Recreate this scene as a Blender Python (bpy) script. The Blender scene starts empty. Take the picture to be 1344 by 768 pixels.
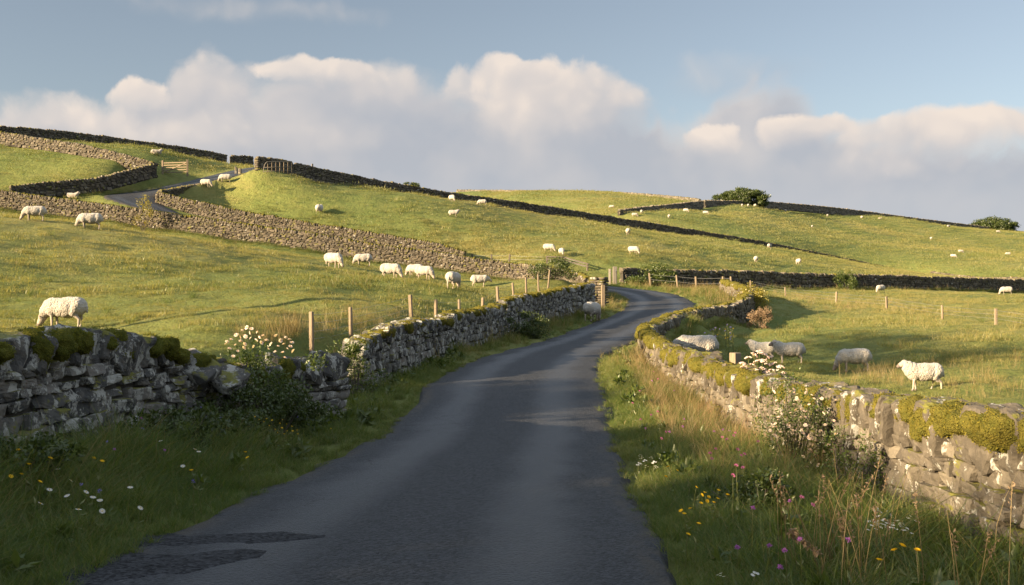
import bpy, bmesh, math, random
import numpy as np
from mathutils import Vector, Matrix, Euler

R = math.radians
rng = np.random.default_rng(11)
random.seed(11)
SC = bpy.context.scene
COL = SC.collection

# ------------------------------------------------------------------ camera, sky, sun, exposure
F, CX, CY, EYE = 1306.7, 672.0, 384.0, 1.75
cam_d = bpy.data.cameras.new('camera')
cam_d.lens = 35; cam_d.sensor_width = 36; cam_d.clip_start = 0.05; cam_d.clip_end = 20000
cam = bpy.data.objects.new('camera', cam_d); COL.objects.link(cam)
cam.location = (0, 0, EYE); cam.rotation_euler = (R(90), 0, 0)
SC.camera = cam

SUN_EL = R(14)
SUN_AZ = Vector((-0.885, -0.465)).normalized()
SUN = Vector((SUN_AZ.x*math.cos(SUN_EL), SUN_AZ.y*math.cos(SUN_EL), math.sin(SUN_EL)))
sun_d = bpy.data.lights.new('sun', 'SUN')
sun_d.energy = 5.0; sun_d.angle = R(0.53); sun_d.color = (1.0, 0.775, 0.49)
sun = bpy.data.objects.new('sun', sun_d); COL.objects.link(sun)
sun.rotation_euler = SUN.to_track_quat('Z', 'Y').to_euler()
SKY_STRENGTH = 0.06
SC.view_settings.view_transform = 'Standard'
SC.view_settings.look = 'None'
SC.view_settings.gamma = 1
SC.view_settings.exposure = 2.05
SC.render.engine = 'CYCLES'
try:
    SC.cycles.use_denoising = True
    SC.cycles.max_bounces = 5; SC.cycles.diffuse_bounces = 3; SC.cycles.glossy_bounces = 2; SC.cycles.transmission_bounces = 3
    SC.cycles.transparent_max_bounces = 8
    SC.cycles.caustics_reflective = False; SC.cycles.caustics_refractive = False
except Exception: pass

# ------------------------------------------------------------------ node helper
class NT:
    def __init__(self, tree): self.t = tree; self.n = tree.nodes; self.l = tree.links
    def add(self, typ, **kw):
        nd = self.n.new(typ)
        for k, v in kw.items():
            if k == 'inp':
                for kk, vv in v.items(): self.set(nd, kk, vv)
            else: setattr(nd, k, v)
        return nd
    def set(self, nd, key, val):
        s = nd.inputs[key]
        if isinstance(val, bpy.types.NodeSocket): self.l.new(val, s)
        elif isinstance(val, bpy.types.Node): self.l.new(val.outputs[0], s)
        else:
            if isinstance(val, (tuple, list)) and len(val) == 3 and s.type == 'RGBA': val = (*val, 1)
            s.default_value = val
    def math(self, op, a, b=None, c=None, clamp=False):
        nd = self.n.new('ShaderNodeMath'); nd.operation = op; nd.use_clamp = clamp
        self.set(nd, 0, a)
        if b is not None: self.set(nd, 1, b)
        if c is not None: self.set(nd, 2, c)
        return nd.outputs[0]
    def vmath(self, op, a, b=None, out=0):
        nd = self.n.new('ShaderNodeVectorMath'); nd.operation = op
        self.set(nd, 0, a)
        if b is not None: self.set(nd, 1, b)
        return nd.outputs[out]
    def mix(self, fac, a, b, blend='MIX'):
        nd = self.n.new('ShaderNodeMix'); nd.data_type = 'RGBA'; nd.blend_type = blend
        self.set(nd, 0, fac); self.set(nd, 6, a); self.set(nd, 7, b)
        return nd.outputs[2]
    def noise(self, vec, scale, detail=4, rough=0.55, dist=0.0, out='Fac', ntype=None):
        nd = self.n.new('ShaderNodeTexNoise')
        nd.inputs['Scale'].default_value = scale; nd.inputs['Detail'].default_value = detail
        nd.inputs['Roughness'].default_value = rough; nd.inputs['Distortion'].default_value = dist
        if vec is not None: self.l.new(vec, nd.inputs['Vector'])
        return nd.outputs[out]
    def ramp(self, fac, stops, interp='LINEAR'):
        nd = self.n.new('ShaderNodeValToRGB'); cr = nd.color_ramp; cr.interpolation = interp
        while len(cr.elements) < len(stops): cr.elements.new(0.5)
        for e, (p, c) in zip(cr.elements, stops):
            e.position = p
            e.color = (c, c, c, 1) if not isinstance(c, (tuple, list)) else (*c, 1)
        self.set(nd, 0, fac)
        return nd.outputs[0]
    def maprange(self, v, a, b, c=0.0, d=1.0, smooth=False):
        nd = self.n.new('ShaderNodeMapRange')
        if smooth: nd.interpolation_type = 'SMOOTHSTEP'
        self.set(nd, 0, v); self.set(nd, 1, a); self.set(nd, 2, b); self.set(nd, 3, c); self.set(nd, 4, d)
        return nd.outputs[0]

def new_mat(name):
    m = bpy.data.materials.new(name); m.use_nodes = True
    nt = NT(m.node_tree); nt.n.clear()
    out = nt.n.new('ShaderNodeOutputMaterial')
    return m, nt, out

def principled(nt, out, col, rough=0.8, normal=None, spec=0.3, **kw):
    b = nt.n.new('ShaderNodeBsdfPrincipled')
    nt.set(b, 'Base Color', col); nt.set(b, 'Roughness', rough)
    nt.set(b, 'Specular IOR Level', spec)
    if normal is not None: nt.set(b, 'Normal', normal)
    for k, v in kw.items(): nt.set(b, k, v)
    nt.l.new(b.outputs[0], out.inputs[0])
    return b

def bump(nt, height, strength=0.5, dist=0.02, normal=None):
    nd = nt.n.new('ShaderNodeBump'); nt.set(nd, 'Height', height)
    nd.inputs['Strength'].default_value = strength; nd.inputs['Distance'].default_value = dist
    if normal is not None: nt.set(nd, 'Normal', normal)
    return nd.outputs[0]

# ------------------------------------------------------------------ sky: Nishita with a bank of cumulus
world = bpy.data.worlds.new('World'); SC.world = world; world.use_nodes = True
def build_world():
    nt = NT(world.node_tree); nt.n.clear()
    out = nt.n.new('ShaderNodeOutputWorld'); bg = nt.n.new('ShaderNodeBackground')
    nt.l.new(bg.outputs[0], out.inputs[0]); bg.inputs[1].default_value = SKY_STRENGTH
    sky = nt.n.new('ShaderNodeTexSky'); sky.sky_type = 'NISHITA'; sky.sun_disc = False
    sky.sun_elevation = SUN_EL; sky.sun_rotation = math.atan2(SUN_AZ.x, SUN_AZ.y)
    sky.air_density = 1.0; sky.dust_density = 0.6; sky.ozone_density = 1.2
    tc = nt.n.new('ShaderNodeTexCoord'); dirv = tc.outputs['Generated']
    sep = nt.add('ShaderNodeSeparateXYZ', inp={0: dirv}); X, Y, Z = sep.outputs
    az = nt.math('ARCTAN2', X, Y); el = nt.math('ARCSINE', Z)
    # tone the clear sky: a touch greyer and paler, as the photo's is
    hsv = nt.add('ShaderNodeHueSaturation', inp={'Saturation': SKY_SAT, 'Value': SKY_VAL, 'Color': sky.outputs[0]})
    clear = nt.mix(1.0, hsv.outputs[0], SKY_TINT, 'MULTIPLY')
    def curve(x, pts, lo, hi):       # piecewise curve over azimuth
        nd = nt.n.new('ShaderNodeFloatCurve'); c = nd.mapping.curves[0]
        u = nt.maprange(x, lo, hi, 0, 1)
        ps = [((a-lo)/(hi-lo), v) for a, v in pts]
        while len(c.points) < len(ps): c.points.new(0.5, 0.5)
        for p, (a, v) in zip(c.points, ps): p.location = (a, v); p.handle_type = 'AUTO_CLAMPED'
        nd.mapping.update(); nt.set(nd, 1, u)
        return nd.outputs[0]
    def elev(px, py): return math.atan((CY-py)/math.hypot(F, px-CX))
    def azim(px): return math.atan((px-CX)/F)
    p3 = nt.add('ShaderNodeCombineXYZ', inp={0: az, 1: el, 2: 0.0}).outputs[0]
    def shift(v, scale, amp, det, off=(0, 0, 0)):
        w = nt.noise(nt.vmath('ADD', v, off), scale, det, 0.6, out='Color')
        return nt.vmath('ADD', v, nt.vmath('MULTIPLY', nt.vmath('SUBTRACT', w, (0.5, 0.5, 0.5)), (amp, amp*0.8, 0.0)))
    pw = shift(shift(p3, 9, 0.05, 2), 30, 0.022, 4, (4.0, 2.0, 1.0))
    vo = nt.add('ShaderNodeTexVoronoi', feature='SMOOTH_F1', inp={'Vector': pw, 'Scale': 24.0, 'Smoothness': 0.8, 'Randomness': 1.0})
    vo2 = nt.add('ShaderNodeTexVoronoi', feature='SMOOTH_F1', inp={'Vector': pw, 'Scale': 60.0, 'Smoothness': 0.7, 'Randomness': 1.0})
    billow = nt.math('SUBTRACT', 0.55, nt.math('ADD', nt.math('MULTIPLY', vo.outputs['Distance'], 0.8), nt.math('MULTIPLY', vo2.outputs['Distance'], 0.4)))
    fine = nt.math('SUBTRACT', nt.noise(pw, 40, 6, 0.65), 0.5)
    soft = nt.math('SUBTRACT', nt.noise(p3, 10, 3, 0.5), 0.5)
    sw = nt.add('ShaderNodeSeparateXYZ', inp={0: pw}); U, V = sw.outputs[0], sw.outputs[1]
    col = clear
    LIT, GREY = CLOUD_LIT, CLOUD_GREY
    # broad grey bank filling the lower sky behind the towers
    top = [(-0.9, elev(0, 118))]+[(azim(px), elev(px, py)) for px, py in CLOUD_TOP]+[(0.9, elev(1344, 165))]
    tv = curve(az, top, -0.9, 0.9)
    d = nt.math('ADD', nt.math('SUBTRACT', tv, V), nt.math('ADD', nt.math('MULTIPLY', billow, 0.035), nt.math('MULTIPLY', fine, 0.02)))
    cov = nt.math('MULTIPLY', nt.maprange(d, 0.0, 0.035, 0, 1, True), 0.95)
    lg = nt.math('ADD', nt.maprange(d, 0.0, 0.05, 0.5, 0.12, True), nt.math('MULTIPLY', soft, 1.3), clamp=True)
    col = nt.mix(cov, col, nt.mix(lg, GREY, LIT))
    # cumulus heads: centre and radii in the frame's pixels, firmness of the edge, brightness, density
    for k, (px, py, rx, ry, firm, bright, dens) in enumerate(CLOUDS):
        u = nt.math('DIVIDE', nt.math('SUBTRACT', U, azim(px)), rx/F); v = nt.math('DIVIDE', nt.math('SUBTRACT', V, elev(px, py)), ry/F)
        r2 = nt.math('ADD', nt.math('MULTIPLY', u, u), nt.math('MULTIPLY', v, v))
        d = nt.math('ADD', nt.math('SUBTRACT', 1.0, r2), nt.math('ADD', nt.math('MULTIPLY', billow, 1.0), nt.math('MULTIPLY', fine, 0.55)))
        cov = nt.math('MULTIPLY', nt.maprange(d, 0.0, firm, 0, 1, True), nt.maprange(nt.math('ADD', v, nt.math('MULTIPLY', soft, 0.8)), -0.95, 0.15, 0, dens, True))
        lt = nt.math('ADD', nt.math('MULTIPLY', v, 0.42), nt.math('MULTIPLY', u, -0.14))
        lt = nt.math('ADD', lt, nt.math('ADD', nt.math('MULTIPLY', billow, 0.75), nt.math('MULTIPLY', soft, 0.7)))
        lt = nt.math('ADD', lt, bright, clamp=True)
        col = nt.mix(cov, col, nt.mix(lt, GREY, LIT))
    # unseen bright cloud added overhead and behind, to lift light in the shade
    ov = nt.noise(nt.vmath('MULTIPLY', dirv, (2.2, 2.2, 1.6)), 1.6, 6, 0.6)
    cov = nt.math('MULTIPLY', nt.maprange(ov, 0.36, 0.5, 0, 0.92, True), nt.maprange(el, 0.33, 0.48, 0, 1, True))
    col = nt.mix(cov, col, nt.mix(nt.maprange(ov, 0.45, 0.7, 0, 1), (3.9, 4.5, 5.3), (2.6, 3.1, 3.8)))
    # pale air just over the hills
    hz = nt.maprange(el, 0.03, 0.15, 0.6, 0.0, True)
    col = nt.mix(hz, col, HORIZON)
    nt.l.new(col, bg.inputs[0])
    world.cycles.sampling_method = 'MANUAL'; world.cycles.sample_map_resolution = 512
SKY_SAT, SKY_VAL, SKY_TINT = 0.6, 0.56, (0.96, 0.99, 1.03)
CLOUD_LIT, CLOUD_GREY, HORIZON = (3.6, 3.15, 2.78), (1.92, 2.0, 2.2), (2.05, 2.22, 2.48)
CLOUD_TOP = [(0, 118), (60, 120), (110, 124), (180, 104), (240, 86), (295, 70), (340, 84), (420, 70), (520, 80), (590, 96), (690, 80), (800, 108), (850, 140), (910, 140), (960, 96), (1040, 104), (1100, 150), (1200, 165), (1344, 165)]
CLOUDS = [  # px, py, rx, ry, firmness, brightness, density
    (340, 10, 190, 22, 1.6, .55, .5), (960, 100, 110, 40, 1.8, .1, .5),
    (290, 120, 75, 60, .7, .38, .8), (60, 165, 110, 42, .9, .5, .8), (185, 124, 42, 32, .45, .75, 1.0), (130, 165, 70, 36, .9, .6, .8),
    (420, 94, 85, 25, .5, .72, .9), (500, 125, 90, 55, 1.0, .32, .7), (610, 118, 40, 34, .6, .55, .8),
    (715, 138, 125, 64, .5, .64, 1.0), (675, 98, 58, 28, .5, .74, .9), (770, 112, 62, 34, .6, .66, .85), (800, 150, 70, 48, .8, .5, .8),
    (935, 182, 52, 24, .4, .66, .95), (1060, 176, 62, 28, .5, .72, 1.0), (1150, 185, 70, 32, .6, .5, .9), (1285, 178, 85, 42, .55, .72, 1.0), (1210, 235, 200, 40, 1.3, .1, .85), (1215, 190, 60, 36, .7, .5, .8),
    (250, 180, 170, 34, 1.3, .45, .6), (420, 195, 180, 36, 1.4, .4, .5),
]
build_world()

# ------------------------------------------------------------------ numbers
def at(px, py, d): return np.array([(px-CX)/F*d, d, EYE+(CY-py)/F*d])

def _h(ix, iy, iz, seed):
    n = (ix*374761393 + iy*668265263 + iz*1274126177 + seed*974634521) & 0xFFFFFFFF
    n = ((n ^ (n >> 13))*1103515245) & 0xFFFFFFFF
    n = (n ^ (n >> 16)) & 0xFFFFFF
    return n/float(0xFFFFFF)
def vnoise(P, seed=0):
    P = np.asarray(P, float); i = np.floor(P).astype(np.int64); f = P-i; u = f*f*(3-2*f)
    r = 0
    for dx in (0, 1):
        for dy in (0, 1):
            for dz in (0, 1):
                w = (u[..., 0] if dx else 1-u[..., 0])*(u[..., 1] if dy else 1-u[..., 1])*(u[..., 2] if dz else 1-u[..., 2])
                r = r + w*_h(i[..., 0]+dx, i[..., 1]+dy, i[..., 2]+dz, seed)
    return r*2-1
def fbm(P, oct=3, seed=0):
    r = 0; a = 1.0; P = np.asarray(P, float)
    for k in range(oct): r = r+a*vnoise(P*(2**k), seed+k*17); a *= 0.5
    return r
def fbm2(x, y, s, oct=3, seed=0):
    return fbm(np.stack([np.asarray(x)*s, np.asarray(y)*s, np.zeros_like(np.asarray(x, float))], -1), oct, seed)
def sstep(a, b, x):
    t = np.clip((x-a)/(b-a), 0, 1); return t*t*(3-2*t)

# ------------------------------------------------------------------ meshes
def build_mesh(name, parts, mats=()):
    """parts: list of (V (n,3), F (m,k) int, material index, smooth)"""
    me = bpy.data.meshes.new(name)
    Vs, off = [], 0; LV, LS, MI, SM = [], [], [], []; ls = 0
    for V, Fc, mi, sm in parts:
        V = np.asarray(V, float).reshape(-1, 3); Vs.append(V)
        Fc = np.asarray(Fc, np.int64)
        if Fc.size:
            k = Fc.shape[1]; LV.append((Fc+off).ravel())
            LS.append(ls+np.arange(len(Fc))*k); ls += Fc.size
            MI.append(np.full(len(Fc), mi) if np.isscalar(mi) else np.asarray(mi)); SM.append(np.full(len(Fc), bool(sm)))
        off += len(V)
    V = np.concatenate(Vs) if Vs else np.zeros((0, 3))
    me.vertices.add(len(V)); me.vertices.foreach_set('co', V.astype(np.float32).ravel())
    if LV:
        lv = np.concatenate(LV).astype(np.int32); st = np.concatenate(LS).astype(np.int32)
        me.loops.add(len(lv)); me.loops.foreach_set('vertex_index', lv)
        me.polygons.add(len(st)); me.polygons.foreach_set('loop_start', st)
        me.polygons.foreach_set('material_index', np.concatenate(MI).astype(np.int32))
        me.polygons.foreach_set('use_smooth', np.concatenate(SM))
    me.update(calc_edges=True)
    for m in mats: me.materials.append(m)
    return me
def link(name, data, parent=None, loc=None, rot=None, label=None):
    o = bpy.data.objects.new(name, data); COL.objects.link(o)
    if parent is not None: o.parent = parent
    if loc is not None: o.location = loc
    if rot is not None: o.rotation_euler = rot
    if label: o['label'] = label
    return o
def thing(name, label, cat, loc=(0, 0, 0), rz=0.0, group=None, data=None):
    o = link(name, data, None, loc, (0, 0, rz), label); o['category'] = cat
    if group: o['group'] = group
    return o

def box_template(k):
    vs, fs, idx = [], [], {}
    def vid(p):
        key = tuple(np.round(p, 6))
        if key not in idx: idx[key] = len(vs); vs.append(p)
        return idx[key]
    for ax in range(3):
        for sg in (-1, 1):
            a, b = (ax+1) % 3, (ax+2) % 3
            g = {}
            for i in range(k+1):
                for j in range(k+1):
                    p = np.zeros(3); p[ax] = sg; p[a] = -1+2*i/k; p[b] = -1+2*j/k; g[i, j] = vid(p)
            for i in range(k):
                for j in range(k):
                    q = [g[i, j], g[i+1, j], g[i+1, j+1], g[i, j+1]]
                    fs.append(q if sg > 0 else q[::-1])
    return np.array(vs), np.array(fs)
BT = {k: box_template(k) for k in (1, 2, 3, 4, 6, 9)}

def stones(C, H, Fr, k=4, e=5.0, corner=0.2, rough=0.05, seed=0, nscale=1.6, rough2=0.0):
    """C (n,3) centres, H (n,3) half sizes, Fr (n,3,3) rows = local axes."""
    T, Q = BT[k]; n = len(C); nv = len(T)
    r = np.random.default_rng(seed)
    den = (np.abs(T)**e).sum(1)**(1/e)
    P = T/den[:, None] if k > 1 else T*0.95
    co = r.normal(0, corner, (n, 8, 3)); co = np.clip(co, -2*corner, 2*corner)
    w = np.stack([((1+sx*T[:, 0])/2)*((1+sy*T[:, 1])/2)*((1+sz*T[:, 2])/2) for sx in (-1, 1) for sy in (-1, 1) for sz in (-1, 1)], 1)
    L = P[None]+np.einsum('vc,ncd->nvd', w, co)
    if rough > 0:
        ph = r.uniform(0, 200, (n, 1, 3))
        ratio = (H/H.max(1, keepdims=True))[:, None, :]
        dn = fbm(P[None]*ratio*nscale+ph, 2, seed)
        L = L*(1+rough*1.6*dn[..., None])
    if rough2 > 0: L = L+r.normal(0, rough2, L.shape)
    L = L*H[:, None, :]
    W = np.einsum('nvi,nij->nvj', L, Fr)+C[:, None, :]
    FQ = (Q[None]+np.arange(n)[:, None, None]*nv).reshape(-1, 4)
    return W.reshape(-1, 3), FQ

def tube(P, rad, n=6, cap=True):
    """swept tube through points P with radii rad"""
    P = np.asarray(P, float); m = len(P); rad = np.broadcast_to(rad, (m,))
    tg = np.gradient(P, axis=0); tg /= np.linalg.norm(tg, axis=1)[:, None]+1e-9
    up = np.array([0, 0, 1.0]) if abs(tg[0, 2]) < 0.9 else np.array([1.0, 0, 0])
    V = []
    for i in range(m):
        a = np.cross(tg[i], up); a /= np.linalg.norm(a)+1e-9; b = np.cross(a, tg[i])
        th = np.arange(n)*2*np.pi/n
        V.append(P[i]+rad[i]*(np.cos(th)[:, None]*a+np.sin(th)[:, None]*b))
    V = np.concatenate(V); Q = []
    for i in range(m-1):
        for j in range(n): Q.append([i*n+j, i*n+(j+1) % n, (i+1)*n+(j+1) % n, (i+1)*n+j])
    if cap:
        V = np.concatenate([V, P[:1], P[-1:]])
        for j in range(n):
            Q.append([m*n, (j+1) % n, j, j]); Q.append([m*n+1, (m-1)*n+j, (m-1)*n+(j+1) % n, (m-1)*n+(j+1) % n])
    Q = np.array(Q)
    return V, Q
def clean_quads(V, Q, mi=0, sm=True):
    t = Q[:, 2] == Q[:, 3]
    out = []
    if (~t).any(): out.append((V, Q[~t], mi, sm))
    if t.any():
        if (~t).any(): out.append((np.zeros((0, 3)), Q[t][:, :3]-len(V), mi, sm))
        else: out.append((V, Q[t][:, :3], mi, sm))
    return out
def tube_parts(P, rad, n=6, mi=0, sm=True): return clean_quads(*tube(P, rad, n), mi, sm)
def box_part(c, h, rot=None, mi=0, jit=0.0, bev=0.0):
    """box with chamfered edges"""
    T, Q = BT[3]; L = T.copy()
    h = np.array(h, float); b = bev if bev else min(h)*0.15
    inner = np.abs(L) < 0.9
    L = np.where(inner, np.sign(L)*(1-b/h), L)
    cnt = (~inner).sum(1)
    for i in range(len(L)):
        if cnt[i] >= 2:
            pass
    P = L*h
    # pull edge and corner points in by the chamfer
    on = ~inner
    for i in range(len(P)):
        if cnt[i] >= 2: P[i] = np.where(on[i], np.sign(P[i])*(np.abs(P[i])-b*0.42*(cnt[i]-1)), P[i])
    if jit: P = P+rng.normal(0, jit, P.shape)
    if rot is not None: P = P@np.array(rot.to_matrix() if hasattr(rot, 'to_matrix') else rot).T
    return (P+np.array(c), Q, mi, False)

# ------------------------------------------------------------------ instanced scatter inside ONE object
def scatter(name, variants, pts, var, rotz, scale, tilt=None, mats=(), kind='stuff'):
    """variants: list of part lists. The object's own mesh holds the variants and loose points; nodes put one on the other."""
    parts = []; tag = []
    for k, vp in enumerate(variants):
        for p in vp:
            parts.append(p); tag.append(np.full(len(p[0]), k))
    npre = sum(len(t) for t in tag)
    parts.append((pts, np.zeros((0, 3), int), 0, False)); tag.append(100+np.asarray(var))
    me = build_mesh(name, parts, mats)
    n = len(pts)
    a = me.attributes.new('var', 'INT', 'POINT'); a.data.foreach_set('value', np.concatenate(tag).astype(np.int32))
    rot = np.zeros((npre+n, 3), np.float32); rot[npre:, 2] = rotz
    if tilt is not None: rot[npre:, :2] = tilt
    a = me.attributes.new('rot', 'FLOAT_VECTOR', 'POINT'); a.data.foreach_set('vector', rot.ravel())
    scl = np.ones((npre+n, 3), np.float32); s = np.asarray(scale)
    scl[npre:] = s if s.ndim == 2 else s[:, None]
    a = me.attributes.new('scl', 'FLOAT_VECTOR', 'POINT'); a.data.foreach_set('vector', scl.ravel())
    ng = bpy.data.node_groups.new(name+'_nodes', 'GeometryNodeTree')
    ng.interface.new_socket('Geometry', in_out='INPUT', socket_type='NodeSocketGeometry')
    ng.interface.new_socket('Geometry', in_out='OUTPUT', socket_type='NodeSocketGeometry')
    N, Lk = ng.nodes, ng.links
    gi = N.new('NodeGroupInput'); go = N.new('NodeGroupOutput'); join = N.new('GeometryNodeJoinGeometry')
    def attr(nm, t):
        nd = N.new('GeometryNodeInputNamedAttribute'); nd.data_type = t; nd.inputs['Name'].default_value = nm
        return nd.outputs['Attribute']
    av, ar, asc = attr('var', 'INT'), attr('rot', 'FLOAT_VECTOR'), attr('scl', 'FLOAT_VECTOR')
    def sel(v):
        c = N.new('FunctionNodeCompare'); c.data_type = 'INT'; c.operation = 'EQUAL'
        Lk.new(av, c.inputs[2]); c.inputs[3].default_value = v
        sp = N.new('GeometryNodeSeparateGeometry'); sp.domain = 'POINT'
        Lk.new(gi.outputs[0], sp.inputs[0]); Lk.new(c.outputs[0], sp.inputs[1])
        return sp.outputs[0]
    for k in range(len(variants)):
        ip = N.new('GeometryNodeInstanceOnPoints')
        Lk.new(sel(100+k), ip.inputs['Points']); Lk.new(sel(k), ip.inputs['Instance'])
        Lk.new(ar, ip.inputs['Rotation']); Lk.new(asc, ip.inputs['Scale'])
        Lk.new(ip.outputs[0], join.inputs[0])
    Lk.new(join.outputs[0], go.inputs[0])
    o = link(name, me); o['kind'] = kind
    md = o.modifiers.new('scatter', 'NODES'); md.node_group = ng
    return o

def blades(n, radius, h, w, bend=0.5, seed=0, segs=3, mi=0, square=False, lean=0.25, hvar=0.35):
    r = np.random.default_rng(seed)
    if square: bx, by = r.uniform(-radius, radius, n), r.uniform(-radius, radius, n)
    else:
        rr = radius*np.sqrt(r.uniform(0, 1, n)); th = r.uniform(0, 2*np.pi, n); bx, by = rr*np.cos(th), rr*np.sin(th)
    az = r.uniform(0, 2*np.pi, n); d = np.stack([np.cos(az), np.sin(az), np.zeros(n)], 1)
    sd = r.uniform(0, 2*np.pi, n); side = np.stack([np.cos(sd), np.sin(sd), np.zeros(n)], 1)
    hh = h*r.uniform(1-hvar, 1+hvar, n); ww = w*r.uniform(0.7, 1.3, n); le = lean*r.uniform(0.1, 1, n); be = bend*r.uniform(0.2, 1.0, n)
    V = np.zeros((n, 2*segs+1, 3)); b = np.stack([bx, by, np.zeros(n)], 1)
    for s in range(segs+1):
        t = s/segs
        c = b+d*((le*t+be*t*t)*hh)[:, None]; c[:, 2] += hh*(t-0.35*be*t*t)
        if s < segs:
            q = side*(ww*(1-t*0.75))[:, None]/2
            V[:, 2*s] = c-q; V[:, 2*s+1] = c+q
        else: V[:, 2*segs] = c
    base = np.arange(n)[:, None]*(2*segs+1)
    Q = np.concatenate([base+np.array([[2*s, 2*s+1, 2*s+3, 2*s+2]]) for s in range(segs-1)]) if segs > 1 else np.zeros((0, 4), int)
    T = base+np.array([[2*segs-2, 2*segs-1, 2*segs]])
    out = []
    V = V.reshape(-1, 3)
    if len(Q): out.append((V, Q, mi, True)); out.append((np.zeros((0, 3)), T-len(V), mi, True))
    else: out.append((V, T, mi, True))
    return out
# ------------------------------------------------------------------ materials
def pos(nt): return nt.n.new('ShaderNodeNewGeometry').outputs['Position']
def island(nt): return nt.n.new('ShaderNodeNewGeometry').outputs['Random Per Island']

def grass_tint(nt):
    """slow drift between lush green and straw across the fields (0..1)"""
    P = pos(nt)
    a = nt.noise(P, 0.06, 4, 0.6); b = nt.noise(P, 0.9, 4, 0.65)
    return nt.math('ADD', nt.math('MULTIPLY', a, 0.65), nt.math('MULTIPLY', b, 0.35))

def mat_ground():
    m, nt, out = new_mat('pasture')
    P = pos(nt); t = grass_tint(nt)
    fine = nt.noise(P, 7.0, 6, 0.75); mid = nt.noise(nt.vmath('MULTIPLY', P, (1.0, 0.6, 1.0)), 1.6, 5, 0.7)
    c = nt.ramp(t, [(0.36, (0.105, 0.145, 0.038)), (0.5, (0.165, 0.18, 0.05)), (0.64, (0.24, 0.215, 0.075))])
    c = nt.mix(nt.maprange(mid, 0.35, 0.7, 0.0, 0.55), c, (0.07, 0.09, 0.022))
    c = nt.mix(nt.maprange(fine, 0.4, 0.7, 0.0, 0.5), c, (0.2, 0.19, 0.06))
    h = nt.math('ADD', nt.math('MULTIPLY', fine, 0.6), mid)
    nrm = bump(nt, h, 1.0, 0.22)
    principled(nt, out, c, 0.95, nrm, 0.1)
    return m

def mat_blade(name, cols, trans=0.45, tip=None):
    m, nt, out = new_mat(name)
    t = grass_tint(nt); r = island(nt)
    f = nt.math('ADD', nt.math('MULTIPLY', t, 0.9), nt.math('MULTIPLY', nt.math('SUBTRACT', r, 0.5), 0.28))
    c = nt.ramp(f, [(0.30, cols[0]), (0.44, cols[1]), (0.58, cols[2])])
    d = nt.add('ShaderNodeBsdfDiffuse', inp={'Color': c, 'Roughness': 0.5})
    tr = nt.add('ShaderNodeBsdfTranslucent', inp={'Color': nt.mix(1.0, c, (1.25, 1.2, 0.6), 'MULTIPLY')})
    gl = nt.add('ShaderNodeBsdfGlossy', inp={'Color': (0.5, 0.5, 0.45), 'Roughness': 0.45})
    mx = nt.add('ShaderNodeMixShader', inp={0: trans, 1: d.outputs[0], 2: tr.outputs[0]})
    mx2 = nt.add('ShaderNodeMixShader', inp={0: 0.04, 1: mx.outputs[0], 2: gl.outputs[0]})
    nt.l.new(mx2.outputs[0], out.inputs[0])
    return m

def mat_leaf(name, c1, c2, trans=0.4, gloss=0.06):
    m, nt, out = new_mat(name)
    r = island(nt)
    c = nt.mix(r, c1, c2)
    d = nt.add('ShaderNodeBsdfDiffuse', inp={'Color': c})
    tr = nt.add('ShaderNodeBsdfTranslucent', inp={'Color': nt.mix(1.0, c, (1.2, 1.15, 0.6), 'MULTIPLY')})
    gl = nt.add('ShaderNodeBsdfGlossy', inp={'Color': (0.6, 0.6, 0.55), 'Roughness': 0.4})
    mx = nt.add('ShaderNodeMixShader', inp={0: trans, 1: d.outputs[0], 2: tr.outputs[0]})
    mx2 = nt.add('ShaderNodeMixShader', inp={0: gloss, 1: mx.outputs[0], 2: gl.outputs[0]})
    nt.l.new(mx2.outputs[0], out.inputs[0])
    return m

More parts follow.
